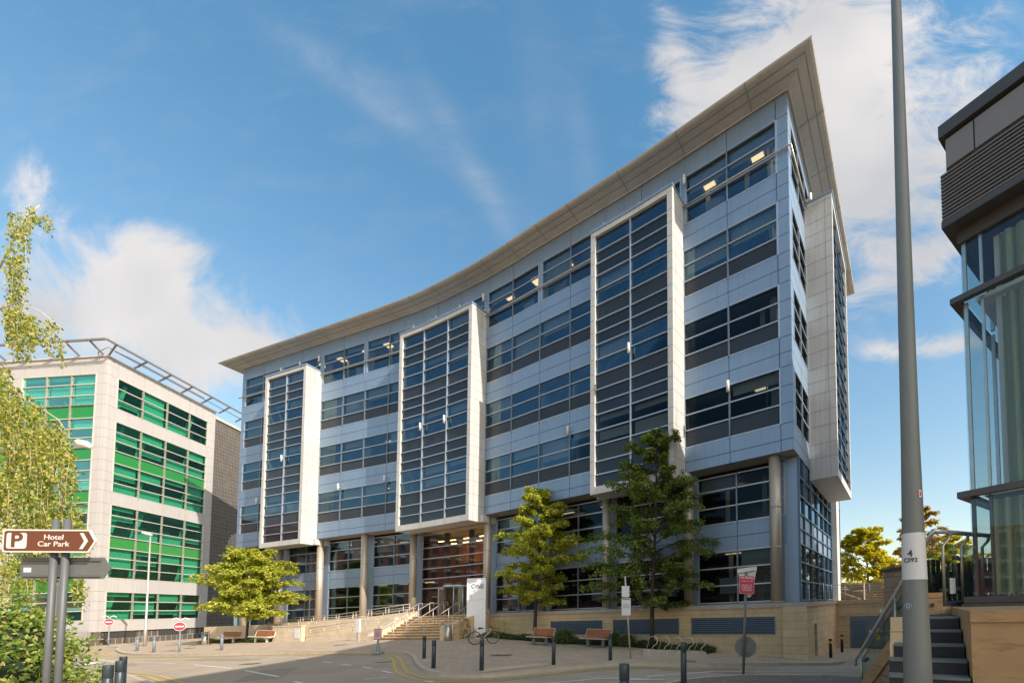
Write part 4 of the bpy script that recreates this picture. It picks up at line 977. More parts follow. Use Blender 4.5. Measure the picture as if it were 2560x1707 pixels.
for (x, y, a, b_, an) in ((-12.5, 15.6, 1.2, 3.6, .5), (-20.5, 22.6, 1.0, 5.0, 1.2), (3.0, 15.2, .7, 3.2, 1.45), (-24.5, 21.5, .9, 2.2, .9)):
    c, s_ = math.cos(an), math.sin(an); k = 5
    for i in range(k):
        for j in range(k):
            q = [(-a / 2 + a * (i + di) / k, -b_ / 2 + b_ * (j + dj) / k) for di, dj in ((0, 0), (1, 0), (1, 1), (0, 1))]
            q = [(x + u * c - v * s_, y + u * s_ + v * c) for u, v in q]; m.poly([(u, v, gz(u, v) - .12 + .007) for u, v in q])
m.build('road_patch', ['patch'], kind='structure')
for (x, y, w_, lab, top) in ((-9.9, 18.2, .3, 'metal cover on the road just inside the kerb bend', -.12), (-16.6, 19.6, .35, 'metal cover on the open road where the shadow edge crosses', -.12), (-30.5, 30.9, .3, 'metal cover in the sunlit pavement between two grey bollards', 0), (-5.1, 18.7, .42, 'largest metal cover in the shaded forecourt paving', 0), (-17.5, 27.2, .35, 'metal cover in the paving below the entrance steps', 0), (2.6, 16.9, .3, 'metal cover in the paving in front of the bike hoops', 0)):
    m = MB(); z = lambda u, v: gz(u, v) + top + .012
    m.poly([(x + u * w_, y + v * w_, z(x + u * w_, y + v * w_)) for u, v in ((-1, -.7), (1, -.7), (1, .7), (-1, .7))], 0)
    m.poly([(x + u * w_, y + v * w_, z(x + u * w_, y + v * w_) + .004) for u, v in ((-.85, -.55), (.85, -.55), (.85, .55), (-.85, .55))], 1)
    m.build('drain_cover', ['grey_paint', 'bin_metal'], label=lab, cat='drain cover', group='inspection covers set in the street', loc=(x, y, gz(x, y)))
m = MB()
tp_ = [(-4.3, 13.75), (-3.5, 14.5), (-2.3, 15.6), (-2.9, 15.9), (-4.1, 15.2), (-4.7, 14.1)]
m.poly([(u, v, gz(u, v) + .012) for u, v in tp_]); m.build('tactile_paving', ['tactile'], kind='structure')
# ------------------------------------------------------------------ entrance steps, walls and ramp
def frame(ox, oy, ax, ay):
    return lambda a, b, z: S(ox + ax * a - (-ay) * 0 + ay * b * (1 if ax < 0 else -1), oy + ay * a - ax * b * (1 if ax < 0 else -1) * 1, z) if False else None
def mk(ox, oy, a, b): return lambda s, t, z: S(ox + a[0] * s + b[0] * t, oy + a[1] * s + b[1] * t, z)
TE = mk(-10.9, 27.0, (-.906, .423), (.423, .906))
es_ = empty('entrance_steps', TE(3, 0, -1.6), 'broad flight of buff stone steps climbing to the glazed entrance', 'steps')
m = MB(); n_ = MB()
for k in range(9):
    z = -1.5 + .167 * (k + 1); b = .33 * k
    m.box(TE, 0, 6.1, b + .03, 3.2, z - .175, z - .05); n_.box(TE, -.0, 6.1, b, b + .36, z - .05, z)
m.build('riser', ['riser_brown'], es_); n_.build('tread', ['tread_cream'], es_)
m = MB(); m.box(TE, -.6, 7.2, 3.0, 6.0, -1.7, -.005); m.box(TE, 6.2, 7.2, 6.0, 6.6, -1.7, -.01); m.build('landing', ['ramp_stone'], es_)
def sloped(mb, T, a0, a1, b0, b1, zb, zt0, zt1, along='b', mi=0):
    """solid wall whose top slopes"""
    def q(a, b, z): return T(a, b, z)
    if along == 'b': tz = {(a0, b0): zt0, (a1, b0): zt0, (a0, b1): zt1, (a1, b1): zt1}
    else: tz = {(a0, b0): zt0, (a0, b1): zt0, (a1, b0): zt1, (a1, b1): zt1}
    c = [(a0, b0), (a1, b0), (a1, b1), (a0, b1)]; n = len(mb.v)
    mb.v += [q(a, b, zb) for a, b in c] + [q(a, b, tz[a, b]) for a, b in c]
    for f in ((0, 3, 2, 1), (4, 5, 6, 7), (0, 1, 5, 4), (1, 2, 6, 5), (2, 3, 7, 6), (3, 0, 4, 7)): mb.f.append(tuple(n + i for i in f)); mb.m.append(mi); mb.sm.append(False)
m = MB(); sloped(m, TE, -.62, -.02, -.4, 3.3, -2.0, -.72, .32); m.build('side_wall', ['side_stone'], es_)
m = MB(); sloped(m, TE, 6.12, 6.95, -.3, 3.1, -2.0, -1.22, .34); m.build('side_wall', ['ramp_stone'], es_)
for s in (.35, 1.75, 3.2, 4.6, 5.75):
    m = MB(); b0, b1 = (-.05, 2.95); z0, z1 = -1.45, .0
    m.tube([TE(s, b0 - .18, z0 + .82), TE(s, b0, z0 + .9), TE(s, b1, z1 + .95), TE(s, b1 + .25, z1 + .95), TE(s, b1 + .27, z1 + .7)], .03, 8)
    for t in (0, .33, .66, .97): m.tube([TE(s, b0 + (b1 - b0) * t, z0 + (z1 - z0) * t - .1), TE(s, b0 + (b1 - b0) * t, z0 + (z1 - z0) * t + .9)], .022, 8)
    m.build('stair_rail', ['steel_rail'], es_)
TRm = mk(-16.7, 29.9, (-.947, .32), (.32, .947))
rp = empty('access_ramp', TRm(5, 0, -1.6), 'cream stone wheelchair ramp walls folding back left of the entrance steps', 'ramp')
m = MB(); m.box(TRm, 7.35, 10.4, 0, .3, -2.2, -.40); m.box(TRm, 10.1, 10.4, .3, 3.0, -2.2, -.42); m.box(TRm, 7.3, 10.45, -.03, .34, -.40, -.34, 0); m.build('ramp_wall', ['ramp_stone'], rp)
m = MB(); sloped(m, TRm, 0.2, 7.3, .35, .6, -2.2, -.80, -1.28, 'a'); m.build('ramp_wall', ['ramp_stone'], rp)
m = MB(); sloped(m, TRm, 0.2, 5.5, 1.7, 1.95, -2.2, -.02, -.06, 'a'); sloped(m, TRm, 5.5, 10.0, 1.7, 1.95, -2.2, -.06, -.42, 'a'); m.build('ramp_wall', ['ramp_stone'], rp)
m = MB(); sloped(m, TRm, -.3, 5.2, 2.6, 2.85, -2.2, .36, .02, 'a'); sloped(m, TRm, 5.2, 15, 2.6, 2.85, -2.2, .02, -.2, 'a'); m.build('ramp_wall', ['ramp_stone'], rp)
m = MB(); sloped(m, TRm, .2, 10, .6, 1.7, -2.2, -.9, -1.35, 'a'); sloped(m, TRm, .2, 15, 1.95, 2.6, -2.2, -.12, -.5, 'a'); m.box(TRm, -.4, 24, 2.85, 6.0, -2.2, -.25); m.build('ramp_floor', ['tread_cream'], rp)
def railing(name, T, pts, posts, parent, drop=.9, mid=(.25, .5), r=.022, b=0, mt='steel_rail'):
    m = MB(); m.tube([T(a, b, z) for a, z in pts], r * 1.15, 8)
    for d in mid: m.tube([T(a, b, z - d) for a, z in pts], r * .7, 6)
    for a in posts:
        z = interp(a, [p[0] for p in pts], [p[1] for p in pts]); m.tube([T(a, b, z - drop), T(a, b, z)], r, 8)
    return m.build(name, [mt], parent)
railing('ramp_rail', TRm, [(.3, -.12), (3, -.25), (7.2, -.62)], [.4, 1.6, 2.8, 4.2, 5.6, 7.0], rp, .66, (.18, .36), b=.45)
railing('ramp_rail', TRm, [(-.2, .95), (3.6, .66), (7.4, .36), (12, .28)], [-.1, .5, 1.9, 2.2, 3.6, 3.9, 5.2, 5.5, 7, 7.3, 8.6, 9.8, 11, 11.3], rp, .95, (.22, .42, .6), b=2.7)
railing('ramp_rail', TRm, [(0, .62), (3.8, .36), (7.8, .2), (10, .15), (14.5, .1)], [.2, 1.6, 3.2, 4.8, 6.4, 8, 9.6, 11, 12.5, 14], rp, .6, (.25,), b=3.4)
railing('ramp_rail', TRm, [(3.2, .16), (8.3, -.06), (14, -.1)], [8.3, 9.2, 10.3, 11.4, 12.6, 13.8], rp, .5, (.2,), b=1.85)
m = MB(); m.box(TRm, 7.5, 8.0, -.03, -.005, -1.3, -.55); m.build('wall_notice', ['notice_white'], rp)
m = MB(); m.box(TRm, .75, 1.15, .30, .345, -1.5, -1.05); m.build('wall_notice', ['sign_cream'], rp)
ps = empty('post_sign', TRm(1.2, -.45, -1.55), 'slim post with a tall white panel in front of the ramp wall', 'sign')
m = MB(); m.box(TRm, 1.12, 1.32, -.5, -.4, -1.7, -.95); m.build('post', ['coping'], ps)
m = MB(); m.box(TRm, 1.06, 1.38, -.52, -.38, -.95, -.02); m.build('panel', ['white_paint'], ps)

# ------------------------------------------------------------------ totem
tx, ty = -9.45, 28.4
to = empty('totem_sign', (tx, ty, gw(tx, ty)), 'tall white freestanding sign slab reading ONE beside the entrance steps', 'sign')
def TT_(a, b, z): return S(tx + a, ty + b, z)
m = MB(); m.box(TT_, -.62, .62, 0, .42, -1.9, .92); m.box(TT_, -.62, -.22, .0, .42, .93, 2.35); m.box(TT_, -.215, .62, .0, .42, .93, 2.35); m.build('slab', ['totem_white'], to)
m = MB(); m.box(TT_, -.2, .34, -.012, -.001, .97, 2.22); m.build('face_panel', ['totem_white'], to)
text('ONE', .40, 'text_grey', to, facing(TT_(.08, -.018, 1.80), (0, -1)), bold=.003)

# ------------------------------------------------------------------ bollards
def bollard(loc, r, h, mt, label, group, slant=0, band=None):
    x, y = loc; z = gw(x, y) if len(loc) < 3 else 0
    m = MB(); m.tube([(x, y, z - .05), (x, y, z + h * .78), (x, y, z + h * .785), (x, y, z + h * .80), (x, y, z + h * .805), (x, y, z + h - .015), (x, y, z + h)], [r, r, r * .93, r * .93, r, r, r * .93], 20, 0)
    if band: m.tube([(x, y, z + h * .74), (x, y, z + h * .88)], r + .004, 20, 1, cap=False)
    return m.build('bollard', [mt, 'yellow_band'], loc=(x, y, z), label=label, cat='bollard', group=group)
GD = 'dark bollards along the kerb'
bollard((-8.11, 18.02), .07, .93, 'bollard_dark', 'dark bollard farthest back at the kerb bend, nearest the entrance steps', GD)
bollard((-6.41, 14.98), .07, .95, 'bollard_dark', 'dark bollard second from the kerb bend, in front of the one by the entrance steps', GD)
bollard((-4.51, 14.18), .07, 1.0, 'bollard_dark', 'dark bollard with a pale cap below the parked bicycle', GD)
bollard((-2.38, 15.48), .07, 1.0, 'bollard_dark', 'dark bollard in front of the gap between the two shaded benches', GD)
bollard((-.4, 16.6), .07, 1.0, 'bollard_dark', 'dark bollard at the right end of the bench nearest the bike hoops', GD)
bollard((1.5, 10.45), .072, 1.2, 'bollard_dark', 'tall dark bollard standing in front of the bike hoops', GD)
bollard((.05, 6.3), .075, 1.16, 'bollard_dark', 'near dark bollard cut off by the bottom edge, centre right', GD)
bollard((-8.9, 7.6), .07, 1.08, 'bollard_dark', 'dark bollard left of the close pair at the bottom left', 'near dark bollards at the bottom left')
bollard((-9.95, 8.7), .07, 1.06, 'bollard_dark', 'dark bollard in front of another in the close pair at the bottom left', 'near dark bollards at the bottom left')
bollard((-12.4, 10.9), .07, 1.0, 'bollard_dark', 'dark bollard partly hidden behind another in the bottom left', 'near dark bollards at the bottom left')
bollard((-6.9, 5.4), .07, 1.12, 'bollard_dark', 'dark bollard beside the hedge, only its top in view', 'near dark bollards at the bottom left')
bollard((-34.1, 30.8), .075, 1.0, 'bollard_grey', 'sunlit grey bollard nearest the rounded kerb tip', 'grey bollards across the road')
bollard((-31.0, 29.0), .075, .98, 'bollard_grey', 'sunlit grey bollard between the slim lamp post and the no entry sign', 'grey bollards across the road')
bollard((-25.5, 27.9), .075, .98, 'bollard_grey', 'sunlit grey bollard in front of the left sunlit bench', 'grey bollards across the road')
bollard((9.7, 20.2), .07, .82, 'black', 'black bollard with yellow band beside the shuttered opening, the nearer one', 'yellow banded bollards', band=1)
bollard((11.55, 22.8), .07, .86, 'black', 'black bollard with yellow band in front of the yard wall, the farther one', 'yellow banded bollards', band=1)

# ------------------------------------------------------------------ benches
def bench(x, y, rz, L_, label, group, bright=False):
    z = gw(x, y); o = empty('bench', (x, y, z), label, 'bench', group); c, s = math.cos(rz), math.sin(rz)
    def T(a, b, h): return (x + a * c - b * s, y + a * s + b * c, z + h)
    m = MB()
    for k in range(4): m.box(T, -L_ / 2, L_ / 2, -.24 + k * .12, -.14 + k * .12, .43, .47)
    m.build('seat', ['wood'], o)
    m = MB()
    for k in range(4): m.box(T, -L_ / 2, L_ / 2, .27 + k * .03, .30 + k * .03, .50 + k * .095, .585 + k * .095)
    m.build('backrest', ['wood'], o)
    m = MB()
    for a in (-L_ / 2 - .02, L_ / 2 - .01): m.box(T, a, a + .03, -.27, .26, .415, .48); m.bar(T(a + .015, .24, .45), T(a + .015, .40, .91), .03, .05)
    m.box(T, -L_ / 2 - .02, L_ / 2 + .02, -.29, -.25, .42, .475); m.box(T, -L_ / 2 - .02, L_ / 2 + .02, .37, .41, .885, .915)
    m.build('frame', ['white_paint' if bright else 'steel_rail'], o)
    for a in (-L_ * .3, L_ * .3):
        m = MB(); m.tube([T(a, 0, -.03), T(a, 0, .3), T(a, 0, .42)], [.085, .085, .05], 12); m.build('leg', ['bollard_grey' if not bright else 'white_paint'], o)
    return o
bench(-4.35, 23.5, R(-33), 1.5, 'timber bench in shade at the foot of the yellow-green tree', 'benches by the podium wall')
bench(-1.3, 22.3, R(-33), 1.6, 'timber bench in shade nearest the bike hoops, behind a bollard', 'benches by the podium wall')
bench(-30.9, 34.3, R(-14), 1.95, 'sunlit timber bench with white frame, farther left of the pair under the small tree', 'benches across the road', True)
bench(-27.2, 33.0, R(-14), 1.85, 'sunlit timber bench with white frame nearest the ramp wall', 'benches across the road', True)

# ------------------------------------------------------------------ bins
def bin_(x, y, h, label):
    z = gw(x, y); o = empty('litter_bin', (x, y, z), label, 'bin', 'litter bins')
    m = MB(); m.tube([(x, y, z), (x, y, z + .04), (x, y, z + h * .82)], [.2, .22, .22], 20); m.build('body', ['bin_metal'], o)
    m = MB(); m.tube([(x, y, z + h * .86), (x, y, z + h * .9), (x, y, z + h * .94)], [.24, .24, .1], 20); m.build('hood', ['bin_metal'], o)
    m = MB(); m.tube([(x + .28, y, z), (x + .28, y, z + h)], .045, 10); m.box(lambda a, b, c: (x + a, y + b, z + c), .0, .28, -.03, .03, h * .86, h * .88); m.build('post', ['steel_rail'], o)
bin_(-32.2, 33.8, 1.05, 'steel litter bin on the sunlit pavement beside the green block corner')
bin_(-10.35, 26.1, 1.08, 'steel litter bin in shade at the right of the entrance steps')

# ------------------------------------------------------------------ bike hoops and bicycle
def hoop(T, a, mb, h=.80, w=.42):
    pts = [T(a - .16, .16, .18), T(a - .05, .05, .45)]
    for k in range(11):
        t = R(160 - k * 24); pts.append(T(a + .14 + .19 * math.cos(t), -.0 - .02 * k, h - .19 + .19 * math.sin(t)))
    pts += [T(a + .12, -.2, .34), T(a + .10, -.24, .18)]
    mb.tube(pts, .018, 8)
hx, hy = 2.3, 18.95; hz = gw(hx, hy)
rk = empty('bike_rack', (hx, hy, hz), 'row of five looped steel cycle hoops on a low concrete kerb', 'bike rack')
TH = lambda a, b, z: (hx + a, hy + b, gw(hx + a, hy) + z)
m = MB(); m.box(TH, -1.35, 1.35, -.32, .3, -.1, .2); m.box(TH, -1.32, 1.32, -.29, .27, .2, .215); m.build('base', ['coping'], rk)
for k in range(5):
    m = MB(); hoop(TH, -1.05 + k * .52, m); m.build('hoop', ['steel_warm'], rk)
hx2, hy2 = -8.3, 24.6
rk2 = empty('bike_rack', (hx2, hy2, gw(hx2, hy2)), 'small steel cycle rack of four hoops behind the parked bicycle', 'bike rack')
TH2 = lambda a, b, z: (hx2 + a, hy2 + b, gw(hx2, hy2) + z)
for k in range(4):
    m = MB(); hoop(TH2, -.55 + k * .2, m); m.build('hoop', ['steel_warm'], rk2)
bx_, by_ = -7.45, 23.75; bz = gw(bx_, by_); bc, bs_ = .80, .60
def TK(a, b, z): return (bx_ + a * bc - b * bs_, by_ + a * bs_ + b * bc, bz + z)
bk_ = empty('bicycle', (bx_, by_, bz), 'white framed drop bar bicycle leaning on the cycle rack by the totem', 'bicycle')
for a in (-.50, .50):
    m = MB(); m.tube([TK(a + .335 * math.cos(t * math.pi / 12), 0, .35 + .335 * math.sin(t * math.pi / 12)) for t in range(25)], .024, 6, cap=False); w = m.build('wheel', ['rubber'], bk_)
    m = MB(); m.tube([TK(a + .31 * math.cos(t * math.pi / 12), 0, .35 + .31 * math.sin(t * math.pi / 12)) for t in range(25)], .008, 4, cap=False)
    for t in range(16): m.tube([TK(a, 0, .35), TK(a + .31 * math.cos(t * math.pi / 8), 0, .35 + .31 * math.sin(t * math.pi / 8))], .002, 3)
    m.build('rim', ['steel'], w)
m = MB()
for p, q, r in (((-.10, .28), (-.16, .80), .016), ((-.10, .28), (.36, .72), .022), ((-.145, .74), (.34, .80), .017), ((-.50, .35), (-.10, .28), .012), ((-.50, .35), (-.14, .72), .011), ((.36, .68), (.33, .86), .02)): m.tube([TK(p[0], 0, p[1]), TK(q[0], 0, q[1])], r, 8)
m.build('frame', ['bike_white'], bk_)
m = MB(); m.tube([TK(.36, 0, .70), TK(.46, 0, .42), TK(.50, 0, .35)], .016, 8); m.build('fork', ['black'], bk_)
m = MB()
for b in (-.2, .2): m.tube([TK(.36, b * .2, .9), TK(.38, b, .92), TK(.52, b, .92), TK(.56, b, .84), TK(.46, b, .78)], .014, 6)
m.tube([TK(.33, 0, .84), TK(.37, 0, .91)], .015, 6); m.build('handlebar', ['black'], bk_)
m = MB(); m.tube([TK(-.30, 0, .86), TK(-.2, 0, .87), TK(.0, 0, .86)], [.06, .045, .015], 8); m.tube([TK(-.16, 0, .78), TK(-.18, 0, .86)], .012, 6); m.build('saddle', ['black'], bk_)
m = MB(); m.tube([TK(-.10, -.05, .28), TK(-.10, .05, .28)], .09, 14); m.tube([TK(-.10, -.08, .28), TK(-.02, -.08, .14)], .01, 6); m.build('crank', ['grey_paint'], bk_)

# ------------------------------------------------------------------ street signs
def board(name, M, pts, th, mats, parent, inner=None):
    m = MB(); plate(m, M, pts, 0, th, 0)
    if inner: plate(m, M, inner, th, th + .003, 1)
    return m.build(name, mats, parent)
# brown finger sign
px_, py_ = -7.78, 6.0; pz = gw(px_, py_)
fs = empty('finger_sign', (px_, py_, pz), 'brown sign reading Hotel Car Park above a blank grey arrow board', 'sign')
for dx in (-.085, .075): m = MB(); m.tube([(px_ + dx, py_, pz - .1), (px_ + dx, py_, pz + 3.28)], .038, 16); m.build('post', ['grey_paint'], fs)
def arrow(w, h, tip, r=.02): return [(-w / 2 + r, -h / 2), (-w / 2, -h / 2 + r), (-w / 2, h / 2 - r), (-w / 2 + r, h / 2), (w / 2 - tip, h / 2), (w / 2, 0), (w / 2 - tip, -h / 2)][::-1]
sz = EYE + SH * px_ + (1571 - 1347) * 6.0 / 1086 - .02
Ms = facing((px_ - .045, py_ - .07, sz), (.04, -1))
board('sign_board', Ms, arrow(1.22, .315, .09), .02, ['sign_cream', 'brown_sign'], fs, arrow(1.17, .275, .078))
m = MB(); plate(m, Ms, [(x - .42, y) for x, y in rrect(.26, .215, .03)], .023, .026); m.build('sign_patch', ['sign_cream'], fs)
text('P', .27, 'brown_sign', fs, Ms @ Matrix.Translation((-.42, 0, .0275)), bold=.007, xs=1.15)
text('Hotel\nCar Park', .098, 'sign_cream', fs, Ms @ Matrix.Translation((.06, .002, .0245)), bold=.0008, xs=1.16)
m = MB(); ch = [(.40, .11), (.445, .11), (.51, .0), (.445, -.11), (.40, -.11), (.46, 0)][::-1]; plate(m, Ms, ch, .023, .026); m.build('chevron', ['sign_cream'], fs)
Mb = facing((px_ + .03, py_ + .06, sz - .36), (.04, -1))
board('back_board', Mb, arrow(1.2, .30, .10), .01, ['sign_back'], fs)
m = MB()
for z in (-.11, .11): plate(m, Mb, [(-.56, z - .012), (.47, z - .012), (.47, z + .012), (-.56, z + .012)], .01, .03)
m.build('board_rail', ['grey_paint'], fs)
m = MB(); plate(m, Mb, [(-.56, -.06), (-.46, -.06), (-.46, .005), (-.56, .005)], .012, .014); m.build('maker_label', ['notice_white'], fs)
# no entry signs with swan neck lights
def noentry(x, y, h, r, label):
    z = gw(x, y); o = empty('no_entry_sign', (x, y, z), label, 'sign', 'no entry signs')
    m = MB(); m.tube([(x, y, z - .05), (x, y, z + h * .3), (x, y, z + h * .31), (x, y, z + h)], [.055, .055, .038, .036], 12); m.build('post', ['bollard_grey'], o)
    M = facing((x, y - .05, z + h - .36), (-x, -y)); m = MB(); cir = [(r * math.cos(R(k * 15)), r * math.sin(R(k * 15))) for k in range(24)]
    plate(m, M, [(a * 1.1, b * 1.1) for a, b in cir], .0, .02, 1); plate(m, M, cir, .021, .028, 0); plate(m, M, [(-r * .75, -r * .17), (r * .75, -r * .17), (r * .75, r * .17), (-r * .75, r * .17)], .028, .034, 1)
    m.build('disc', ['nosign_red', 'white_paint'], o)
    d = Vector((y, -x, 0)).normalized()
    for sg in (-1, 1):
        q = [(0, 0), (.08, .16), (.2, .22), (.34, .16), (.42, .06)]; m = MB(); m.tube([(x + d.x * sg * a, y + d.y * sg * a, z + h + b - .05) for a, b in q], [.03, .03, .035, .04, .04], 8); m.build('swan_neck_light', ['white_paint'], o)
noentry(-45.2, 38.5, 2.45, .27, 'round no entry sign at the corner of the green block, farther left one')
noentry(-28.3, 28.0, 2.0, .26, 'round no entry sign between the slim lamp post and the small tree')
# notice pole and red parking sign
nx, ny = .33, 17.3; nz = gw(nx, ny)
np_ = empty('notice_pole', (nx, ny, nz), 'thin grey pole with a white notice board in front of the dark tree', 'sign')
m = MB(); m.tube([(nx + .06, ny, nz - .05), (nx - .16, ny, nz + 3.25)], .034, 12); m.build('pole', ['steel_rail'], np_)
M1 = facing((nx - .12, ny - .06, EYE + .05), (0, -1)); board('notice_board', M1, [(-.19, -.33), (.19, -.33), (.19, .37), (-.19, .37)], .02, ['sign_back', 'notice_white'], np_, [(-.175, -.315), (.175, -.315), (.175, .355), (-.175, .355)])
m = MB()
for k, (w_, z_) in enumerate(((.15, .30), (.12, .12), (.15, .05), (.11, .02), (.14, -.02))): plate(m, M1, [(-w_, z_), (w_, z_), (w_, z_ + (.03 if k == 0 else .012)), (-w_, z_ + (.03 if k == 0 else .012))], .024, .025)
m.build('small_print', ['text_grey'], np_)
M2 = facing((nx - .14, ny - .05, EYE + .68), (0, -1)); board('upper_board', M2, [(-.15, -.22), (.15, -.22), (.15, .22), (-.15, .22)], .015, ['notice_white'], np_)
M3 = facing((nx - .24, ny + .02, EYE + .0), (-1, -.3)); board('side_board', M3, [(-.1, -.3), (.1, -.3), (.1, .3), (-.1, .3)], .015, ['steel_rail'], np_)
kx, ky = 3.9, 13.95; kz = gw(kx, ky)
kp = empty('parking_sign', (kx, ky, kz), 'leaning grey pole with a red No Parking notice and a blank grey disc', 'sign')
m = MB(); m.tube([(kx, ky, kz - .05), (kx + .14, ky, kz + 3.25)], .044, 12); m.build('pole', ['sign_back'], kp)
zc = EYE + SH * kx + .615
Mk = facing((kx + .125, ky - .07, zc), (-.1, -1)) @ Matrix.Rotation(R(-2), 4, 'Z')
board('red_notice', Mk, rrect(.475, .575, .04), .012, ['notice_white', 'red_sign'], kp, rrect(.455, .555, .035))
text('No Parking', .085, 'notice_white', kp, Mk @ Matrix.Translation((0, .225, .016)), bold=.003, xs=.98)
text('Loading area only', .050, 'notice_white', kp, Mk @ Matrix.Translation((0, .125, .016)), bold=.001)
text('Offenders will\nbe clamped and\na release fee\nwill be payable', .056, 'notice_white', kp, Mk @ Matrix.Translation((0, -.09, .016)), bold=.001, xs=.95)
M4 = facing((kx + .16, ky + .05, zc + .0), (-.1, -1)); board('triangle_board', M4, [(-.30, .47), (-.24, .53), (.30, .60), (.335, .56), (.14, -.36), (.06, -.42), (.0, -.36)][::-1], .012, ['sign_cream'], kp)
m = MB(); plate(m, M4, [(-.25, .36), (.28, .44), (.27, .47), (-.26, .39)], .012, .03); m.build('board_rail', ['sign_back'], kp)
M5 = facing((kx + .10, ky + .05, EYE + SH * kx - 1.37), (-.25, -1)); cir = [(.335 * math.cos(R(k * 12)), .335 * math.sin(R(k * 12))) for k in range(30)]
board('disc', M5, cir, .012, ['sign_back'], kp); m = MB()
for z in (-.2, .2): plate(m, M5, [(-.13, z - .015), (.13, z - .015), (.13, z + .015), (-.13, z + .015)], .012, .035)
m.build('disc_rail', ['grey_paint'], kp)
# board on a flared base at the kerb
sx, sy = -12.1, 21.75; szz = gw(sx, sy) - .1
st = empty('stand_sign', (sx, sy, szz), 'small grey notice board on a flared portable base at the kerb', 'sign')
m = MB(); m.tube([(sx, sy, szz), (sx, sy, szz + .06), (sx, sy, szz + .12), (sx, sy, szz + .7)], [.3, .28, .10, .035], 14); m.build('base', ['bollard_grey'], st)
M6 = facing((sx, sy - .03, szz + .97), (.25, -1)); board('board', M6, rrect(.34, .56, .03), .02, ['bollard_grey', 'sticker_pink'], st, rrect(.30, .46, .02)); 
m = MB()
for k in range(5): plate(m, M6, [(-.1, .12 - k * .06), (.1, .12 - k * .06), (.1, .14 - k * .06), (-.1, .14 - k * .06)], .024, .025)
m.build('small_print', ['text_grey'], st)

# ------------------------------------------------------------------ lamp posts
lx, ly = 2.44, 3.6; lz = gw(lx, ly)
lp = empty('lamp_post', (lx, ly, lz), 'thick grey tapering lamp post with white number band, close to the camera on the right', 'lamp post')
m = MB(); m.tube([(lx, ly, lz - .1), (lx, ly, lz + 1.6), (lx, ly, lz + 3.4), (lx, ly, lz + 8.2)], [.104, .099, .068, .032], 32); m.build('column', ['lamp_grey'], lp)
zt, zb_ = EYE + SH * lx + (1491 - 1331) * 3.6 / 1086, EYE + SH * lx + (1491 - 1447) * 3.6 / 1086
def colr(z): return interp(z - lz, [-.1, 1.6, 3.4, 8.2], [.104, .099, .068, .032])
m = MB(); m.tube([(lx, ly, zb_), (lx, ly, zt)], [colr(zb_) + .002, colr(zt) + .002], 32, cap=False); m.build('number_band', ['white_paint'], lp)
dv = Vector((-lx, -ly, 0)).normalized(); tx2 = Vector((dv.y, -dv.x, 0)) * -1
def on_col(a, z):   # matrix on the column surface, a metres round to the side
    r = colr(z) + .004; an = a / r; n = Vector((dv.x * math.cos(an) - dv.y * math.sin(an), dv.x * math.sin(an) + dv.y * math.cos(an), 0)); return facing((lx + n.x * r, ly + n.y * r, z), (n.x, n.y))
text('4', .074, 'text_grey', lp, on_col(-.026, zt - .172), bold=.0015)
for ch_, a in zip('C392', (-.062, -.036, -.011, .014)): text(ch_, .048, 'text_grey', lp, on_col(a, zt - .226), bold=.0008)
m = MB(); M7 = on_col(-.052, zb_ - .215); cir = [(.028 * math.cos(R(k * 15)), .028 * math.sin(R(k * 15))) for k in range(24)]
plate(m, M7, cir, 0, .0015, 1)
for k in range(8): plate(m, M7, [(.025 * math.cos(R(k * 45 + a)), .025 * math.sin(R(k * 45 + a))) for a in (4, 20, 38)] + [(.017 * math.cos(R(k * 45 + a)), .017 * math.sin(R(k * 45 + a))) for a in (38, 20, 4)], .0016, .003, 0)
plate(m, M7, [(.012 * math.cos(R(k * 30)), .012 * math.sin(R(k * 30))) for k in range(12)], .0016, .003, 2)
m.build('round_sticker', ['black', 'sign_cream', 'sticker_blue'], lp)
m = MB(); plate(m, on_col(.06, zt + .32), [(-.012, -.03), (.012, -.03), (.012, .03), (-.012, .03)], 0, .002, 0); plate(m, on_col(.06, zt + .32), [(-.006, -.018), (.008, -.018), (.008, .018), (-.006, .018)], .002, .003, 1); m.build('sticker', ['notice_white', 'nosign_red'], lp)
ax_, ay_ = -38.7, 35.5; az_ = gw(ax_, ay_)
l2 = empty('lamp_post', (ax_, ay_, az_), 'slim white lamp post standing in front of the green glass block', 'lamp post')
m = MB(); m.tube([(ax_, ay_, az_ - .05), (ax_, ay_, az_ + 1.5), (ax_, ay_, az_ + 1.55), (ax_, ay_, az_ + 9.1)], [.11, .10, .075, .05], 16); m.build('column', ['steel_rail'], l2)
m = MB(); m.tube([(ax_ + .1, ay_, az_ + 9.1), (ax_ - .55, ay_ - .1, az_ + 9.25)], [.1, .13], 10); m.build('lamp_head', ['sign_cream'], l2)
qx, qy = -26.6, 20.4; qz = gw(qx, qy)
l3 = empty('lamp_post', (qx, qy, qz), 'lamp post half hidden by the birch foliage with a pale arm lantern', 'lamp post')
m = MB(); m.tube([(qx, qy, qz - .05), (qx, qy, qz + 1.6), (qx, qy, qz + 10.2), (qx + .5, qy, qz + 10.6)], [.13, .12, .08, .05], 14); m.build('column', ['lamp_grey'], l3)
m = MB(); m.tube([(qx + .45, qy, qz + 10.55), (qx + .75, qy, qz + 10.62), (qx + 1.1, qy, qz + 10.55), (qx + 1.35, qy, qz + 10.4)], [.08, .2, .17, .06], 12); m.build('lamp_head', ['sign_cream'], l3)

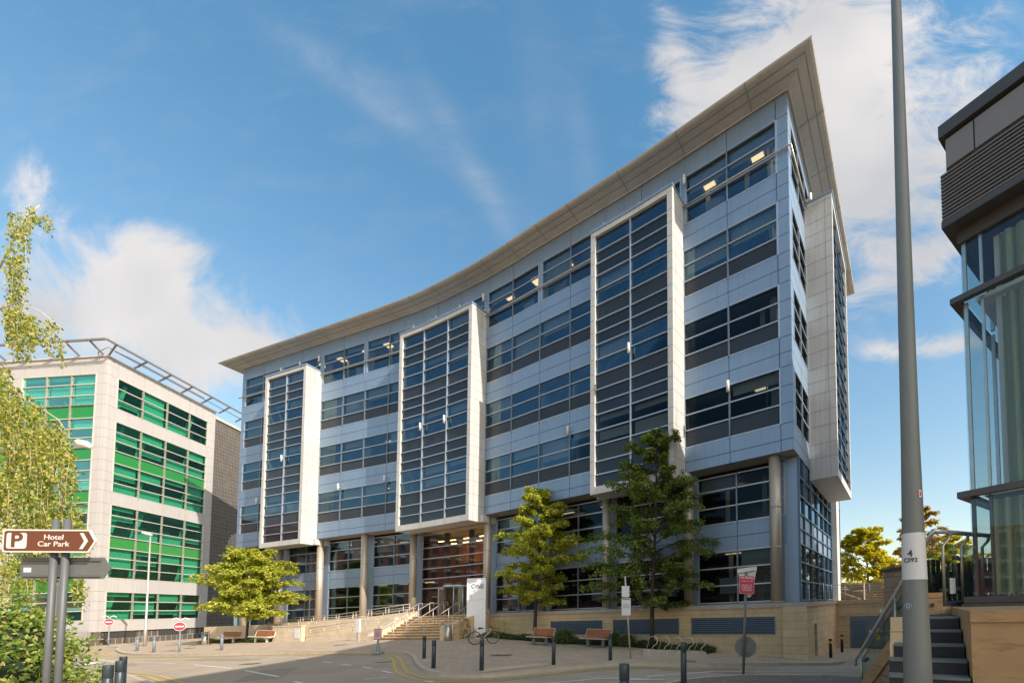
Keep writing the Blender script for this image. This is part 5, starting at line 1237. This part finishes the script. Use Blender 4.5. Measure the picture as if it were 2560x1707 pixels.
# ------------------------------------------------------------------ right hand stair, balustrade and walls
TD = mk(4.70, 6.06, (-.8355, .5495), (-.5495, -.8355))
ss = empty('stone_stair', TD(.4, 1, -2), 'narrow dark stone stair rising to the deck beside the bronze building', 'steps')
for k in range(11):
    z = -.28 - .163 * k; b = .275 * k
    m = MB(); m.box(TD, .02, (.34, .62, .75)[k] if k < 3 else .8, b, b + .29, z - .20, z - .024); m.box(TD, .02, (.34, .62, .75)[k] if k < 3 else .8, b - .012 + .29 - .29, b + .30, z - .024, z, 1)
    if k < 8: m.build('step', ['step_stone', 'step_nosing'], ss)
m = MB(); m.box(TD, -.2, .33, -.9, -.01, -.6, -.285); m.build('landing', ['step_stone'], ss)
for k, (a, z) in enumerate(((.34, -.30), (.62, -.46), (.75, -.62))):
    m = MB(); m.box(TD, a + .005, .8, .275 * k - .02, .275 * k + .27, -2.6, z + .02); m.build('side_block', ['side_stone'], ss)
fw = empty('flank_wall', TD(-1, 1, -2), 'honey coloured sandstone wall at the bottom right corner', 'wall')
m = MB(); m.box(TD, -3.4, .0, -1.2, 1.38, -2.6, -.30); m.build('wall', ['sand_stone'], fw)
m = MB(); m.box(TD, -3.4, .004, -1.2, 1.41, -.30, -.175); m.build('coping', ['sand_stone'], fw)
dk = empty('deck', S(6, 8, -.3), 'raised deck edge faced in buff stone behind the dark stair', 'deck')
dp = [(4.98, 6.93), (6.05, 7.45), (9.5, 7.6), (13, 9), (12.5, 12.4), (8.75, 12.4), (6.75, 9.5)]
m = MB(); m.prism(dp, -.62, -.16, T=S); m.build('deck_wall', ['side_stone'], dk)
m = MB(); cx_ = sum(p[0] for p in dp) / 7; cy_ = sum(p[1] for p in dp) / 7
m.prism([(x + (x - cx_) * .012, y + (y - cy_) * .012) for x, y in dp], -.16, -.10, T=S); m.build('deck_edge', ['joint_dark'], dk)
m = MB(); m.prism([(5.15, 7.1), (6.2, 7.6), (9.5, 7.8), (12.8, 9.1), (12.3, 12.2), (8.9, 12.2), (6.95, 9.5)], -3.0, -.62, T=S); m.build('deck_base', ['pier_stone'], dk)
# balustrade
PB, PT = Vector((5.52, 10.2)), Vector((5.0, 6.9)); zB, zT = -1.34, 1.05
def TBl(t, o, z): p = PB + (PT - PB) * t; n = Vector((-(PT - PB).y, (PT - PB).x)).normalized(); return S(p.x + n.x * o, p.y + n.y * o, z)
ba = empty('glass_balustrade', TBl(.5, 0, -1), 'glass panel balustrade with a round steel handrail climbing the stair', 'railing')
def zr(t): return zB + (zT - zB) * t
R1, R2 = Vector((5.0, 6.9)), Vector((6.55, 7.6))
m = MB(); m.tube([TBl(-.035, 0, zr(0) - .20), TBl(-.045, 0, zr(0) - .12), TBl(-.02, 0, zr(0) - .03), TBl(.03, 0, zr(.03)), TBl(.98, 0, zr(.98)), TBl(1.0, 0, zT), S(R1.x + .3, R1.y + .14, zT), S(R2.x, R2.y, zT - .02)], .037, 14); m.build('handrail', ['steel'], ba)
for t in (.07, .587, .90):
    m = MB(); m.tube([TBl(t, .0, zr(t) - .95), TBl(t, .0, zr(t) - .05)], .024, 12); m.tube([TBl(t, 0, zr(t) - .97), TBl(t, 0, zr(t) - .95)], .075, 16); m.build('post', ['steel_warm'], ba)
for k, (t0, t1) in enumerate(((.0, .52), (.56, .87), (.905, .995))):
    m = MB(); m.poly([TBl(t0, .05, zr(t0) - (.92 if k else 1.25)), TBl(t1, .05, zr(t1) - .92), TBl(t1, .05, zr(t1) - .12), TBl(t0, .05, zr(t0) - .12)])
    m.poly([TBl(t0, .062, zr(t0) - (.92 if k else 1.25)), TBl(t1, .062, zr(t1) - .92), TBl(t1, .062, zr(t1) - .12), TBl(t0, .062, zr(t0) - .12)]); m.build('glass_panel', ['clear_glass'], ba)
for t in (.10, .60, .86):
    for dz in (-.28, -.72): m = MB(); m.tube([TBl(t - .02, .055, zr(t) + dz), TBl(t + .02, .055, zr(t + .02) + dz)], .026, 8); m.tube([TBl(t - .02, .01, zr(t) + dz), TBl(t - .02, .09, zr(t) + dz)], .032, 10); m.tube([TBl(t + .02, .01, zr(t) + dz + .05), TBl(t + .02, .09, zr(t) + dz + .05)], .032, 10); m.build('clamp', ['grey_paint'], ba)
m = MB(); m.tube([TBl(0, .055, zr(0) - .12), TBl(1, .055, zr(1) - .12)], .008, 6); m.build('glass_edge', ['grey_paint'], ba)
def TR2(t, o, z): p = R1 + (R2 - R1) * t; n = Vector((-(R2 - R1).y, (R2 - R1).x)).normalized(); return S(p.x + n.x * o, p.y + n.y * o, z)
for t in (.14, .44, .8):
    m = MB(); m.tube([TR2(t, 0, -.11), TR2(t, 0, .82), TR2(t + .05, -.05, .93), TR2(t + .09, -.03, 1.02)], .024, 10); m.build('post', ['steel_warm'], ba)
for a, b in ((.17, .41), (.47, .77)):
    m = MB(); m.box(TR2, a, b, .04, .052, -.04, .86); gp = m.build('glass_panel', ['clear_glass'], ba)
for t, z in ((.20, .62), (.20, .10), (.41, .64), (.41, .12), (.5, .62), (.5, .1)):
    m = MB(); m.tube([TR2(t - .03, .02, z), TR2(t - .03, .08, z)], .033, 10); m.tube([TR2(t, .02, z), TR2(t, .08, z)], .033, 10); m.box(TR2, t - .03, t, .05, .07, z - .02, z + .02); m.build('clamp', ['grey_paint'], ba)
m = MB(); m.box(TR2, .27, .36, .034, .038, .04, .30); m.build('paper_notice', ['notice_white'], ba)
ck = empty('stair_cheek', TBl(.5, 0, -2), 'sloping sandstone cheek beneath the glass balustrade', 'wall')
m = MB(); n = len(m.v)
def slab(t0, t1, o0, o1, d0, d1, mi):
    P = [TBl(t, o, zr(t) + d) for d in (d0, d1) for (t, o) in ((t0, o0), (t1, o0), (t1, o1), (t0, o1))]
    n = len(m.v); m.v += P
    for q in ((0, 3, 2, 1), (4, 5, 6, 7), (0, 1, 5, 4), (1, 2, 6, 5), (2, 3, 7, 6), (3, 0, 4, 7)): m.f.append(tuple(n + i for i in q)); m.m.append(mi); m.sm.append(False)
slab(-.12, .99, -.2, .12, -1.30, -.96, 0); m.build('stringer', ['sand_stone'], ck)
m = MB(); slab(-.12, .99, -.16, .06, -3.4, -1.30, 0); m.build('cheek_wall', ['pier_stone'], ck)
# stone pier, slatted fence, deck railing
pi_ = empty('stone_pier', S(7.75, 12, -2.6), 'square brown stone pier with dark cap left of the lamp post', 'pier')
m = MB(); m.box(S, 7.82, 8.5, 12.0, 12.9, -3.0, .78); m.build('shaft', ['pier_stone'], pi_)
m = MB(); m.box(S, 7.78, 8.54, 11.95, 12.95, .78, .87); m.build('cap', ['joint_dark'], pi_)
m = MB(); m.box(S, 7.90, 8.25, 11.97, 11.99, -.42, .0); m.build('wall_notice', ['notice_white'], pi_)
m = MB(); m.box(S, 7.95, 8.4, 11.97, 11.99, -.85, -.45); m.build('wall_notice', ['sticker_pink'], pi_)
sf_ = empty('slatted_fence', S(8, 9.8, -.1), 'dark vertical slatted fence behind the glass panels', 'fence')
m = MB()
for k in range(34):
    x = 6.55 + k * .115; m.box(S, x, x + .075, 9.6, 9.63, -.1, .78 + .05 * math.sin(k * .6))
m.build('slats', ['fence_dark'], sf_); m = MB(); m.box(S, 6.5, 10.5, 9.64, 9.70, .05, .55); m.build('backing', ['fence_dark'], sf_)
sl = empty('plank_fence', TQ(2, -4.5, 0), 'low brown horizontal plank fence behind the deck railing', 'fence')
m = MB()
for k in range(7): m.box(TQ, -4.5, 7.5, -4.5, -4.46, .02 + k * .15, .15 + k * .15)
m.build('planks', ['fence_brown'], sl)
m = MB()
for a in (-3, -1, 1.2, 3.4, 5.6): m.bar(TQ(a, -4.4, 0), TQ(a, -4.4, 1.15), .08, .08)
m.bar(TQ(-1, -4.3, .9), TQ(1, -4.3, .05), .07, .07); m.build('posts', ['steel_rail'], sl)
rl = empty('deck_railing', TQ(2, 0, 0), 'thin steel railing along the top of the yard wall', 'railing')
m = MB()
for z in (.95, .78, .6, .45, .3, .15): m.tube([TQ(-.8, .0, z), TQ(5.6, .0, z)], .022 if z > .9 else .008, 6)
for a in (-.8, .5, 1.8, 3.1, 3.5, 4.4, 5.6): m.tube([TQ(a, 0, -.02), TQ(a, 0, .95)], .022, 6)
m.tube([TS(4.5, .45, .95), TQ(-.8, 0, .95)], .022, 6); m.tube([TS(4.5, .45, .6), TQ(-.8, 0, .6)], .008, 6); m.tube([TS(4.5, .45, .3), TQ(-.8, 0, .3)], .008, 6)
for b in (4.5, 6, 7.5): m.tube([TS(b, .45, 0), TS(b, .45, .95)], .02, 6)
m.build('rail', ['steel'], rl)
m = MB(); m.poly([TQ(-1.5, -.2, .0), TQ(8, -.2, .0), TQ(8, -14, -.3), TQ(-1.5, -14, -.3)]); m.build('terrace', ['paving'], kind='structure')
# ------------------------------------------------------------------ vegetation
def rv(r, s=1): return Vector((r.uniform(-1, 1), r.uniform(-1, 1), r.uniform(-1, 1))) * s
def tree(x, y, zb, ztop, zlow, rad, nbr, nleaf, leaf, lmat, label, seed, tr=.09, prof=None, group=None, droop=.5, name='tree', bark='bark', lean=0, flat=.5):
    r = random.Random(seed); o = empty(name, (x, y, zb), label, 'tree', group)
    tm = MB(); lm = MB(); H_ = ztop - zb
    def tp(h): f = h / H_; return Vector((x + lean * f + .12 * math.sin(f * 5 + seed), y + .12 * math.sin(f * 4 + seed * 2), zb + h))
    k = 9; tm.tube([tp(H_ * i / k * .96) for i in range(k + 1)], [tr * (1 - .9 * i / k) + .008 for i in range(k + 1)], 10)
    prof = prof or [(0, .55), (.15, .95), (.3, 1), (.55, .72), (.8, .42), (1, .12)]
    per = nleaf // nbr
    for b in range(nbr):
        f = (b + r.uniform(0, .8)) / nbr; f = min(.995, f); h = zlow - zb + (ztop - zlow) * f
        L_ = rad * interp(f, [p[0] for p in prof], [p[1] for p in prof]) * r.choice([.62, .8, .9, 1, 1.08, 1.15]) ; az = b * 2.39996 + r.uniform(-.5, .5)
        d = Vector((math.cos(az), math.sin(az), 0)); p0 = tp(min(h, H_ * .94)); rise = (.35 + f * .8) * L_ * .55
        pts = []
        for i in range(7):
            t = i / 6; pts.append(p0 + d * L_ * t + Vector((0, 0, rise * math.sin(t * 1.75) * .9 - droop * L_ * .22 * t * t)) + rv(r, .05) * t)
        tm.tube(pts, [tr * .36 * (1 - t / 7) * (1 - f * .5) + .006 for t in range(7)], 5, cap=False)
        twigs = []
        nt_ = max(4, int(L_ * 5))
        for q in range(nt_):
            t = .18 + .82 * (q + r.random()) / nt_; i = min(5, int(t * 6)); p = pts[i].lerp(pts[i + 1], t * 6 - i)
            side = Vector((-d.y, d.x, 0)) * r.choice([-1, 1]); tl = L_ * .34 * (1.15 - t) + .16
            dd = (side * r.uniform(.5, 1) + d * r.uniform(.2, .9) + Vector((0, 0, r.uniform(-.15, .35)))).normalized()
            twigs.append((p, dd, tl))
        wsum = sum(t[2] for t in twigs) + 1e-6
        for p, dd, tl in twigs:
            tm.tube([p, p + dd * tl * .6, p + dd * tl + Vector((0, 0, -droop * tl * .3))], [.012, .008, .004], 3, cap=False)
            for j in range(int(per * tl / wsum * (.5 + .9 * min(1, L_ / rad + .25)))):
                u = r.random() ** .8; c = p + dd * tl * u + Vector((0, 0, -droop * tl * .3 * u * u)) + rv(r, .10 + .04 * tl) * 1.0
                c.z += r.uniform(-.14, .05) * (1.2 - flat)
                ld = (dd * .6 + rv(r, .8) + Vector((0, 0, -.55))).normalized(); lm.leaf(c, ld, leaf * r.uniform(.85, 1.5), leaf * r.uniform(.7, 1.05), 0, Vector((r.uniform(-.6, .6), r.uniform(-.6, .6), 1)))
    tm.build('trunk', [bark], o); lm.build('crown', [lmat], o)
    return o
GT = 'trees in front of the office building'
tree(-5.2, 27.0, gw(-5.2, 27.0), EYE - .19 + 7.95, EYE + .3, 2.85, 46, 27000, .135, 'leaf_lime', 'yellow-green sunlit tree between the totem and the dark tree', 11, .11, group=GT)
tree(1.68, 21.8, gw(1.68, 21.8), EYE + .06 + 9.1, EYE - .1, 3.4, 52, 27000, .115, 'leaf_dark', 'tall dark green tree in shade at the centre right', 23, .12, group=GT, prof=[(0, .7), (.12, 1), (.3, 1), (.5, .75), (.62, .66), (.8, .5), (1, .12)])
tree(-28.9, 33.9, gw(-28.9, 33.9), EYE - 1.07 + 5.55, EYE - 1.07 + .3, 3.2, 56, 24000, .165, 'leaf_lime', 'small bushy yellow-green tree behind the sunlit benches', 5, .09, group=GT, prof=[(0, .85), (.2, 1), (.5, .9), (.75, .66), (1, .22)], droop=.3)
GB = 'trees beyond the deck railing'
tree(27.3, 48, 1.5, EYE + 1 + 7.9, EYE - .3, 4.6, 52, 19000, .26, 'leaf_yellow', 'golden yellow tree rising directly behind the deck railing', 31, .15, group=GB, prof=[(0, 1), (.3, 1), (.6, .72), (.85, .4), (1, .2)])
tree(33.8, 50, 1.5, EYE + 1.2 + 8.6, EYE + 1, 3.6, 26, 6500, .24, 'leaf_orange', 'thinner russet tree between the golden tree and the lamp post', 37, .13, group=GB, droop=.2)
tree(27.4, 39.5, 1.0, EYE + 1 + 8.6, EYE + .3, 3.0, 28, 8000, .21, 'leaf_orange', 'orange tinged tree right of the lamp post, above the slatted fence', 41, .13, group=GB)
tree(24.3, 31.5, 1.0, EYE + .9 + 4.6, EYE + .1, 2.4, 22, 5200, .18, 'leaf_yellow', 'low yellow-green tree seen through the glass panels over the fence', 43, .1, group=GB)
# birch hanging in from the left
r = random.Random(77); bxr = empty('birch_tree', (-16.2, 10.6, gw(-16.2, 10.6)), 'weeping birch with hanging yellow-green sprays at the left edge', 'tree')
tm = MB(); lm = MB()
tz = gw(-16.2, 10.6)
tm.tube([(-16.2, 10.6, tz), (-16.0, 10.5, tz + 4), (-15.7, 10.4, tz + 8), (-15.3, 10.2, tz + 12)], [.22, .17, .12, .05], 10)
def px(u, v, y): return Vector(S((u - 1552) / 1086 * y * (1 + 0) + (u - 1552) * (v - 1500) / 22466 / 1086 * y * -1 * 0, y, 0)) * 0 + Vector(((u + (1500 - v) * (u - 1552) / -22466 * -1 * 0 - 1552) / 1086 * y, y, EYE + SH * ((u - 1552) / 1086 * y) + ((1521 + (1552 - u) * .0376) - v) / 1086 * y))
def spray(p0, L_, n, sp=.09, sz_=.068, out=Vector((.35, -.1, 0))):
    """one hanging shoot with its leaves"""
    pts = [p0 + out * L_ * math.sin(t * 1.4) * .35 + Vector((0, 0, .12 * L_ * math.sin(t * 3.14) - L_ * t ** 1.25)) + rv(r, .03) for t in (0, .2, .4, .6, .8, 1)]
    tm.tube(pts, [.006, .005, .004, .003, .003, .002], 3, cap=False)
    for j in range(n):
        t = r.random() ** .85 * 5; i = min(4, int(t)); c = pts[i].lerp(pts[i + 1], t - i) + rv(r, sp)
        lm.leaf(c, (Vector((0, 0, -1)) + rv(r, .9)).normalized(), sz_ * r.uniform(.7, 1.25), sz_ * r.uniform(.55, .85))
def region(us, vs, y, k, n, Lr, sp=.09):
    for _ in range(k):
        u = r.uniform(*us); v = r.uniform(*vs); yy = y + r.uniform(-.8, .9); spray(px(u, v, yy), r.uniform(*Lr), n, sp)
for pl in ([(-60, 640), (0, 500), (35, 470)], [(-60, 980), (20, 985), (70, 1010), (118, 1040), (140, 1070)], [(-60, 1120), (40, 1125), (110, 1130), (140, 1155), (160, 1190)], [(-80, 760), (0, 730), (60, 760), (110, 800)], [(-60, 1300), (30, 1290), (120, 1310), (190, 1340)]):
    tm.tube([px(u, v, 10.2) for u, v in pl], [.022, .017, .012, .008, .005][:len(pl)], 6)
region((-45, 8), (460, 700), 10, 20, 66, (.6, 1.3), .07); region((0, 50), (470, 500), 10, 4, 30, (.2, .5), .06); region((40, 62), (480, 520), 10, 2, 34, (.4, .6), .05)
region((-30, 30), (740, 800), 10, 14, 80, (.5, 1.1), .08); region((30, 105), (770, 830), 10, 8, 55, (.4, .7), .06); region((112, 122), (850, 860), 10, 1, 40, (.45, .5), .03)
region((-60, 10), (880, 1000), 10, 14, 80, (.6, 1.2))
region((-50, 75), (965, 1060), 10, 26, 105, (.8, 1.5)); region((30, 135), (1030, 1120), 10, 26, 105, (.7, 1.3)); region((-50, 160), (1120, 1230), 10, 44, 105, (.8, 1.5)); region((100, 190), (1260, 1320), 10, 14, 70, (.4, .9), .08)
region((-50, 140), (1240, 1330), 10, 26, 105, (.7, 1.4)); region((180, 215), (1330, 1360), 10, 4, 34, (.3, .5), .06)
region((0, 80), (1380, 1420), 10, 14, 70, (.6, 1.1), .08); region((182, 208), (1400, 1430), 10, 5, 75, (.6, 1.05), .07); region((100, 118), (1400, 1430), 10, 2, 60, (.5, .8), .05); region((120, 150), (1370, 1400), 10, 4, 40, (.4, .7), .06)
tm.build('trunk', ['bark_birch'], bxr); lm.build('crown', ['leaf_birch'], bxr)
# leafy masses
def mass(name, blobs, lmat, label, cat, leaf, dens, seed, core=True, group=None):
    r = random.Random(seed); x0, y0 = blobs[0][0], blobs[0][1]; o = empty(name, (x0, y0, gw(x0, y0)), label, cat, group); lm = MB(); cm = MB()
    for (x, y, z, rx, ry, rz) in blobs:
        n = int(dens * (rx * ry + ry * rz + rx * rz))
        for _ in range(n):
            d = rv(r)
            while d.length > 1 or d.length < .1: d = rv(r)
            d.normalize(); rr = r.uniform(.78, 1.08) + .07 * math.sin(d.x * 9 + d.y * 7 + seed) + .06 * math.sin(d.z * 11 + seed)
            c = Vector((x + d.x * rx * rr, y + d.y * ry * rr, z + d.z * rz * rr))
            if c.z < gw(x, y) - .02: continue
            lm.leaf(c, (d * .5 + rv(r, .8) + Vector((0, 0, .1))).normalized(), leaf * r.uniform(.6, 1.3), leaf * r.uniform(.4, .7), 0, (d + rv(r, .7)))
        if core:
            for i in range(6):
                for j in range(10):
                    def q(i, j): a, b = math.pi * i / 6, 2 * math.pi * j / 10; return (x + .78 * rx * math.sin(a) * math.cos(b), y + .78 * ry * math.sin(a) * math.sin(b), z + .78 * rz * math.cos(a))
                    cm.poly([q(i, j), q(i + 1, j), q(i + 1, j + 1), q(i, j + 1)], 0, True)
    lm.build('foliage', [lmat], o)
    if core: cm.build('dark_core', ['leaf_dark_core'], o)  # dark filler core added to block the view through the leaves
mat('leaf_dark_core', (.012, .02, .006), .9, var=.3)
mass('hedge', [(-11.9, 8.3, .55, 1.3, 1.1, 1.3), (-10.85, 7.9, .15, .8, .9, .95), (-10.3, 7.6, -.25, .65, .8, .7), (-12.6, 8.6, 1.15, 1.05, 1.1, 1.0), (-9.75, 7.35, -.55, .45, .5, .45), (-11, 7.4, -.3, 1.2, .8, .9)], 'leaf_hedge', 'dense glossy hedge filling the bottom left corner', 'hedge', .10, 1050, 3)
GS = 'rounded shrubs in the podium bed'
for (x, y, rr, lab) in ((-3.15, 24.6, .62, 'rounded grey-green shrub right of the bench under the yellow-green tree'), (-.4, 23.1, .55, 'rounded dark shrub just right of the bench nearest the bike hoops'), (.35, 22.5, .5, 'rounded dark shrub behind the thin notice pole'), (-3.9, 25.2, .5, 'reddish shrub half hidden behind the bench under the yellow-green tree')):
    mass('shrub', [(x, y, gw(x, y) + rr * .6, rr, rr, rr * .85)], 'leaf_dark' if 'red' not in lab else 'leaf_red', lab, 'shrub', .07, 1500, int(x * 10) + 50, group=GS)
mass('shrub', [(-10.0, 27.6, gw(-10, 27.6) + .55, .4, .4, .75), (-9.5, 27.5, gw(-10, 27.5) + .2, .5, .4, .35)], 'leaf_red', 'rusty green shrub between the entrance side wall and the totem', 'shrub', .09, 700, 88, core=False)
mass('shrub', [(-7.6, 27.6, gw(-8, 27.6) + .5, .45, .4, .6)], 'leaf_lime', 'bright yellow-green shrub against the stone wall right of the totem', 'shrub', .09, 600, 89, core=False)
def cover(name, pts, w0, w1, h, n, lmat, leaf, label, seed):
    r = random.Random(seed); lm = MB(); sm_ = MB()
    segs = list(zip(pts[:-1], pts[1:])); Ls = [(Vector(b) - Vector(a)).length for a, b in segs]; tot = sum(Ls)
    for _ in range(n):
        q = r.uniform(0, tot); i = 0
        while q > Ls[i] and i < len(Ls) - 1: q -= Ls[i]; i += 1
        a, b = Vector(segs[i][0]), Vector(segs[i][1]); d = (b - a).normalized(); nrm = Vector((d.y, -d.x)); o_ = r.uniform(w0, w1); p = a + d * q + nrm * o_
        hh = h * (.5 + .5 * math.sin(p.x * 2.1 + p.y) * math.sin(p.y * 3.3 + p.x * .7)) * math.sqrt(max(0, 1 - ((o_ - (w0 + w1) / 2) / ((w1 - w0) / 2)) ** 2)) + .04
        lm.leaf(Vector((p.x, p.y, gw(p.x, p.y) + r.uniform(.3, 1) * hh)), (rv(r) + Vector((0, 0, .6))).normalized(), leaf * r.uniform(.6, 1.3), leaf * .6, 0, Vector((r.uniform(-.7, .7), r.uniform(-.7, .7), 1)))
    for (a, b) in segs:
        a, b = Vector(a), Vector(b); d = (b - a).normalized(); nrm = Vector((d.y, -d.x)); k = max(1, int((b - a).length / .6))
        for i in range(k):
            p, q = a + (b - a) * i / k, a + (b - a) * (i + 1) / k; Q = [p + nrm * w0, q + nrm * w0, q + nrm * w1, p + nrm * w1]
            sm_.poly([(c.x, c.y, gz(c.x, c.y) + .012) for c in Q])
    o = lm.build(name, [lmat], kind='stuff', label=label); sm_.build('planting_soil', ['soil'], kind='structure')
fp = [tuple(fxy(s, .3)) for s in (19.5, 17, 15.6, 13.1, 10.6, 8, 5.4, 3.6)]
cover('ground_cover', fp, .0, 1.35, .42, 15000, 'leaf_cover', .10, 'low dark green ground cover along the foot of the stone podium', 9)
cover('ground_cover', [(-34.5, 36.4), (-31, 35.2), (-27, 34.0)], -.4, .7, .3, 2200, 'leaf_green', .13, 'low green ground cover behind the sunlit benches', 10)
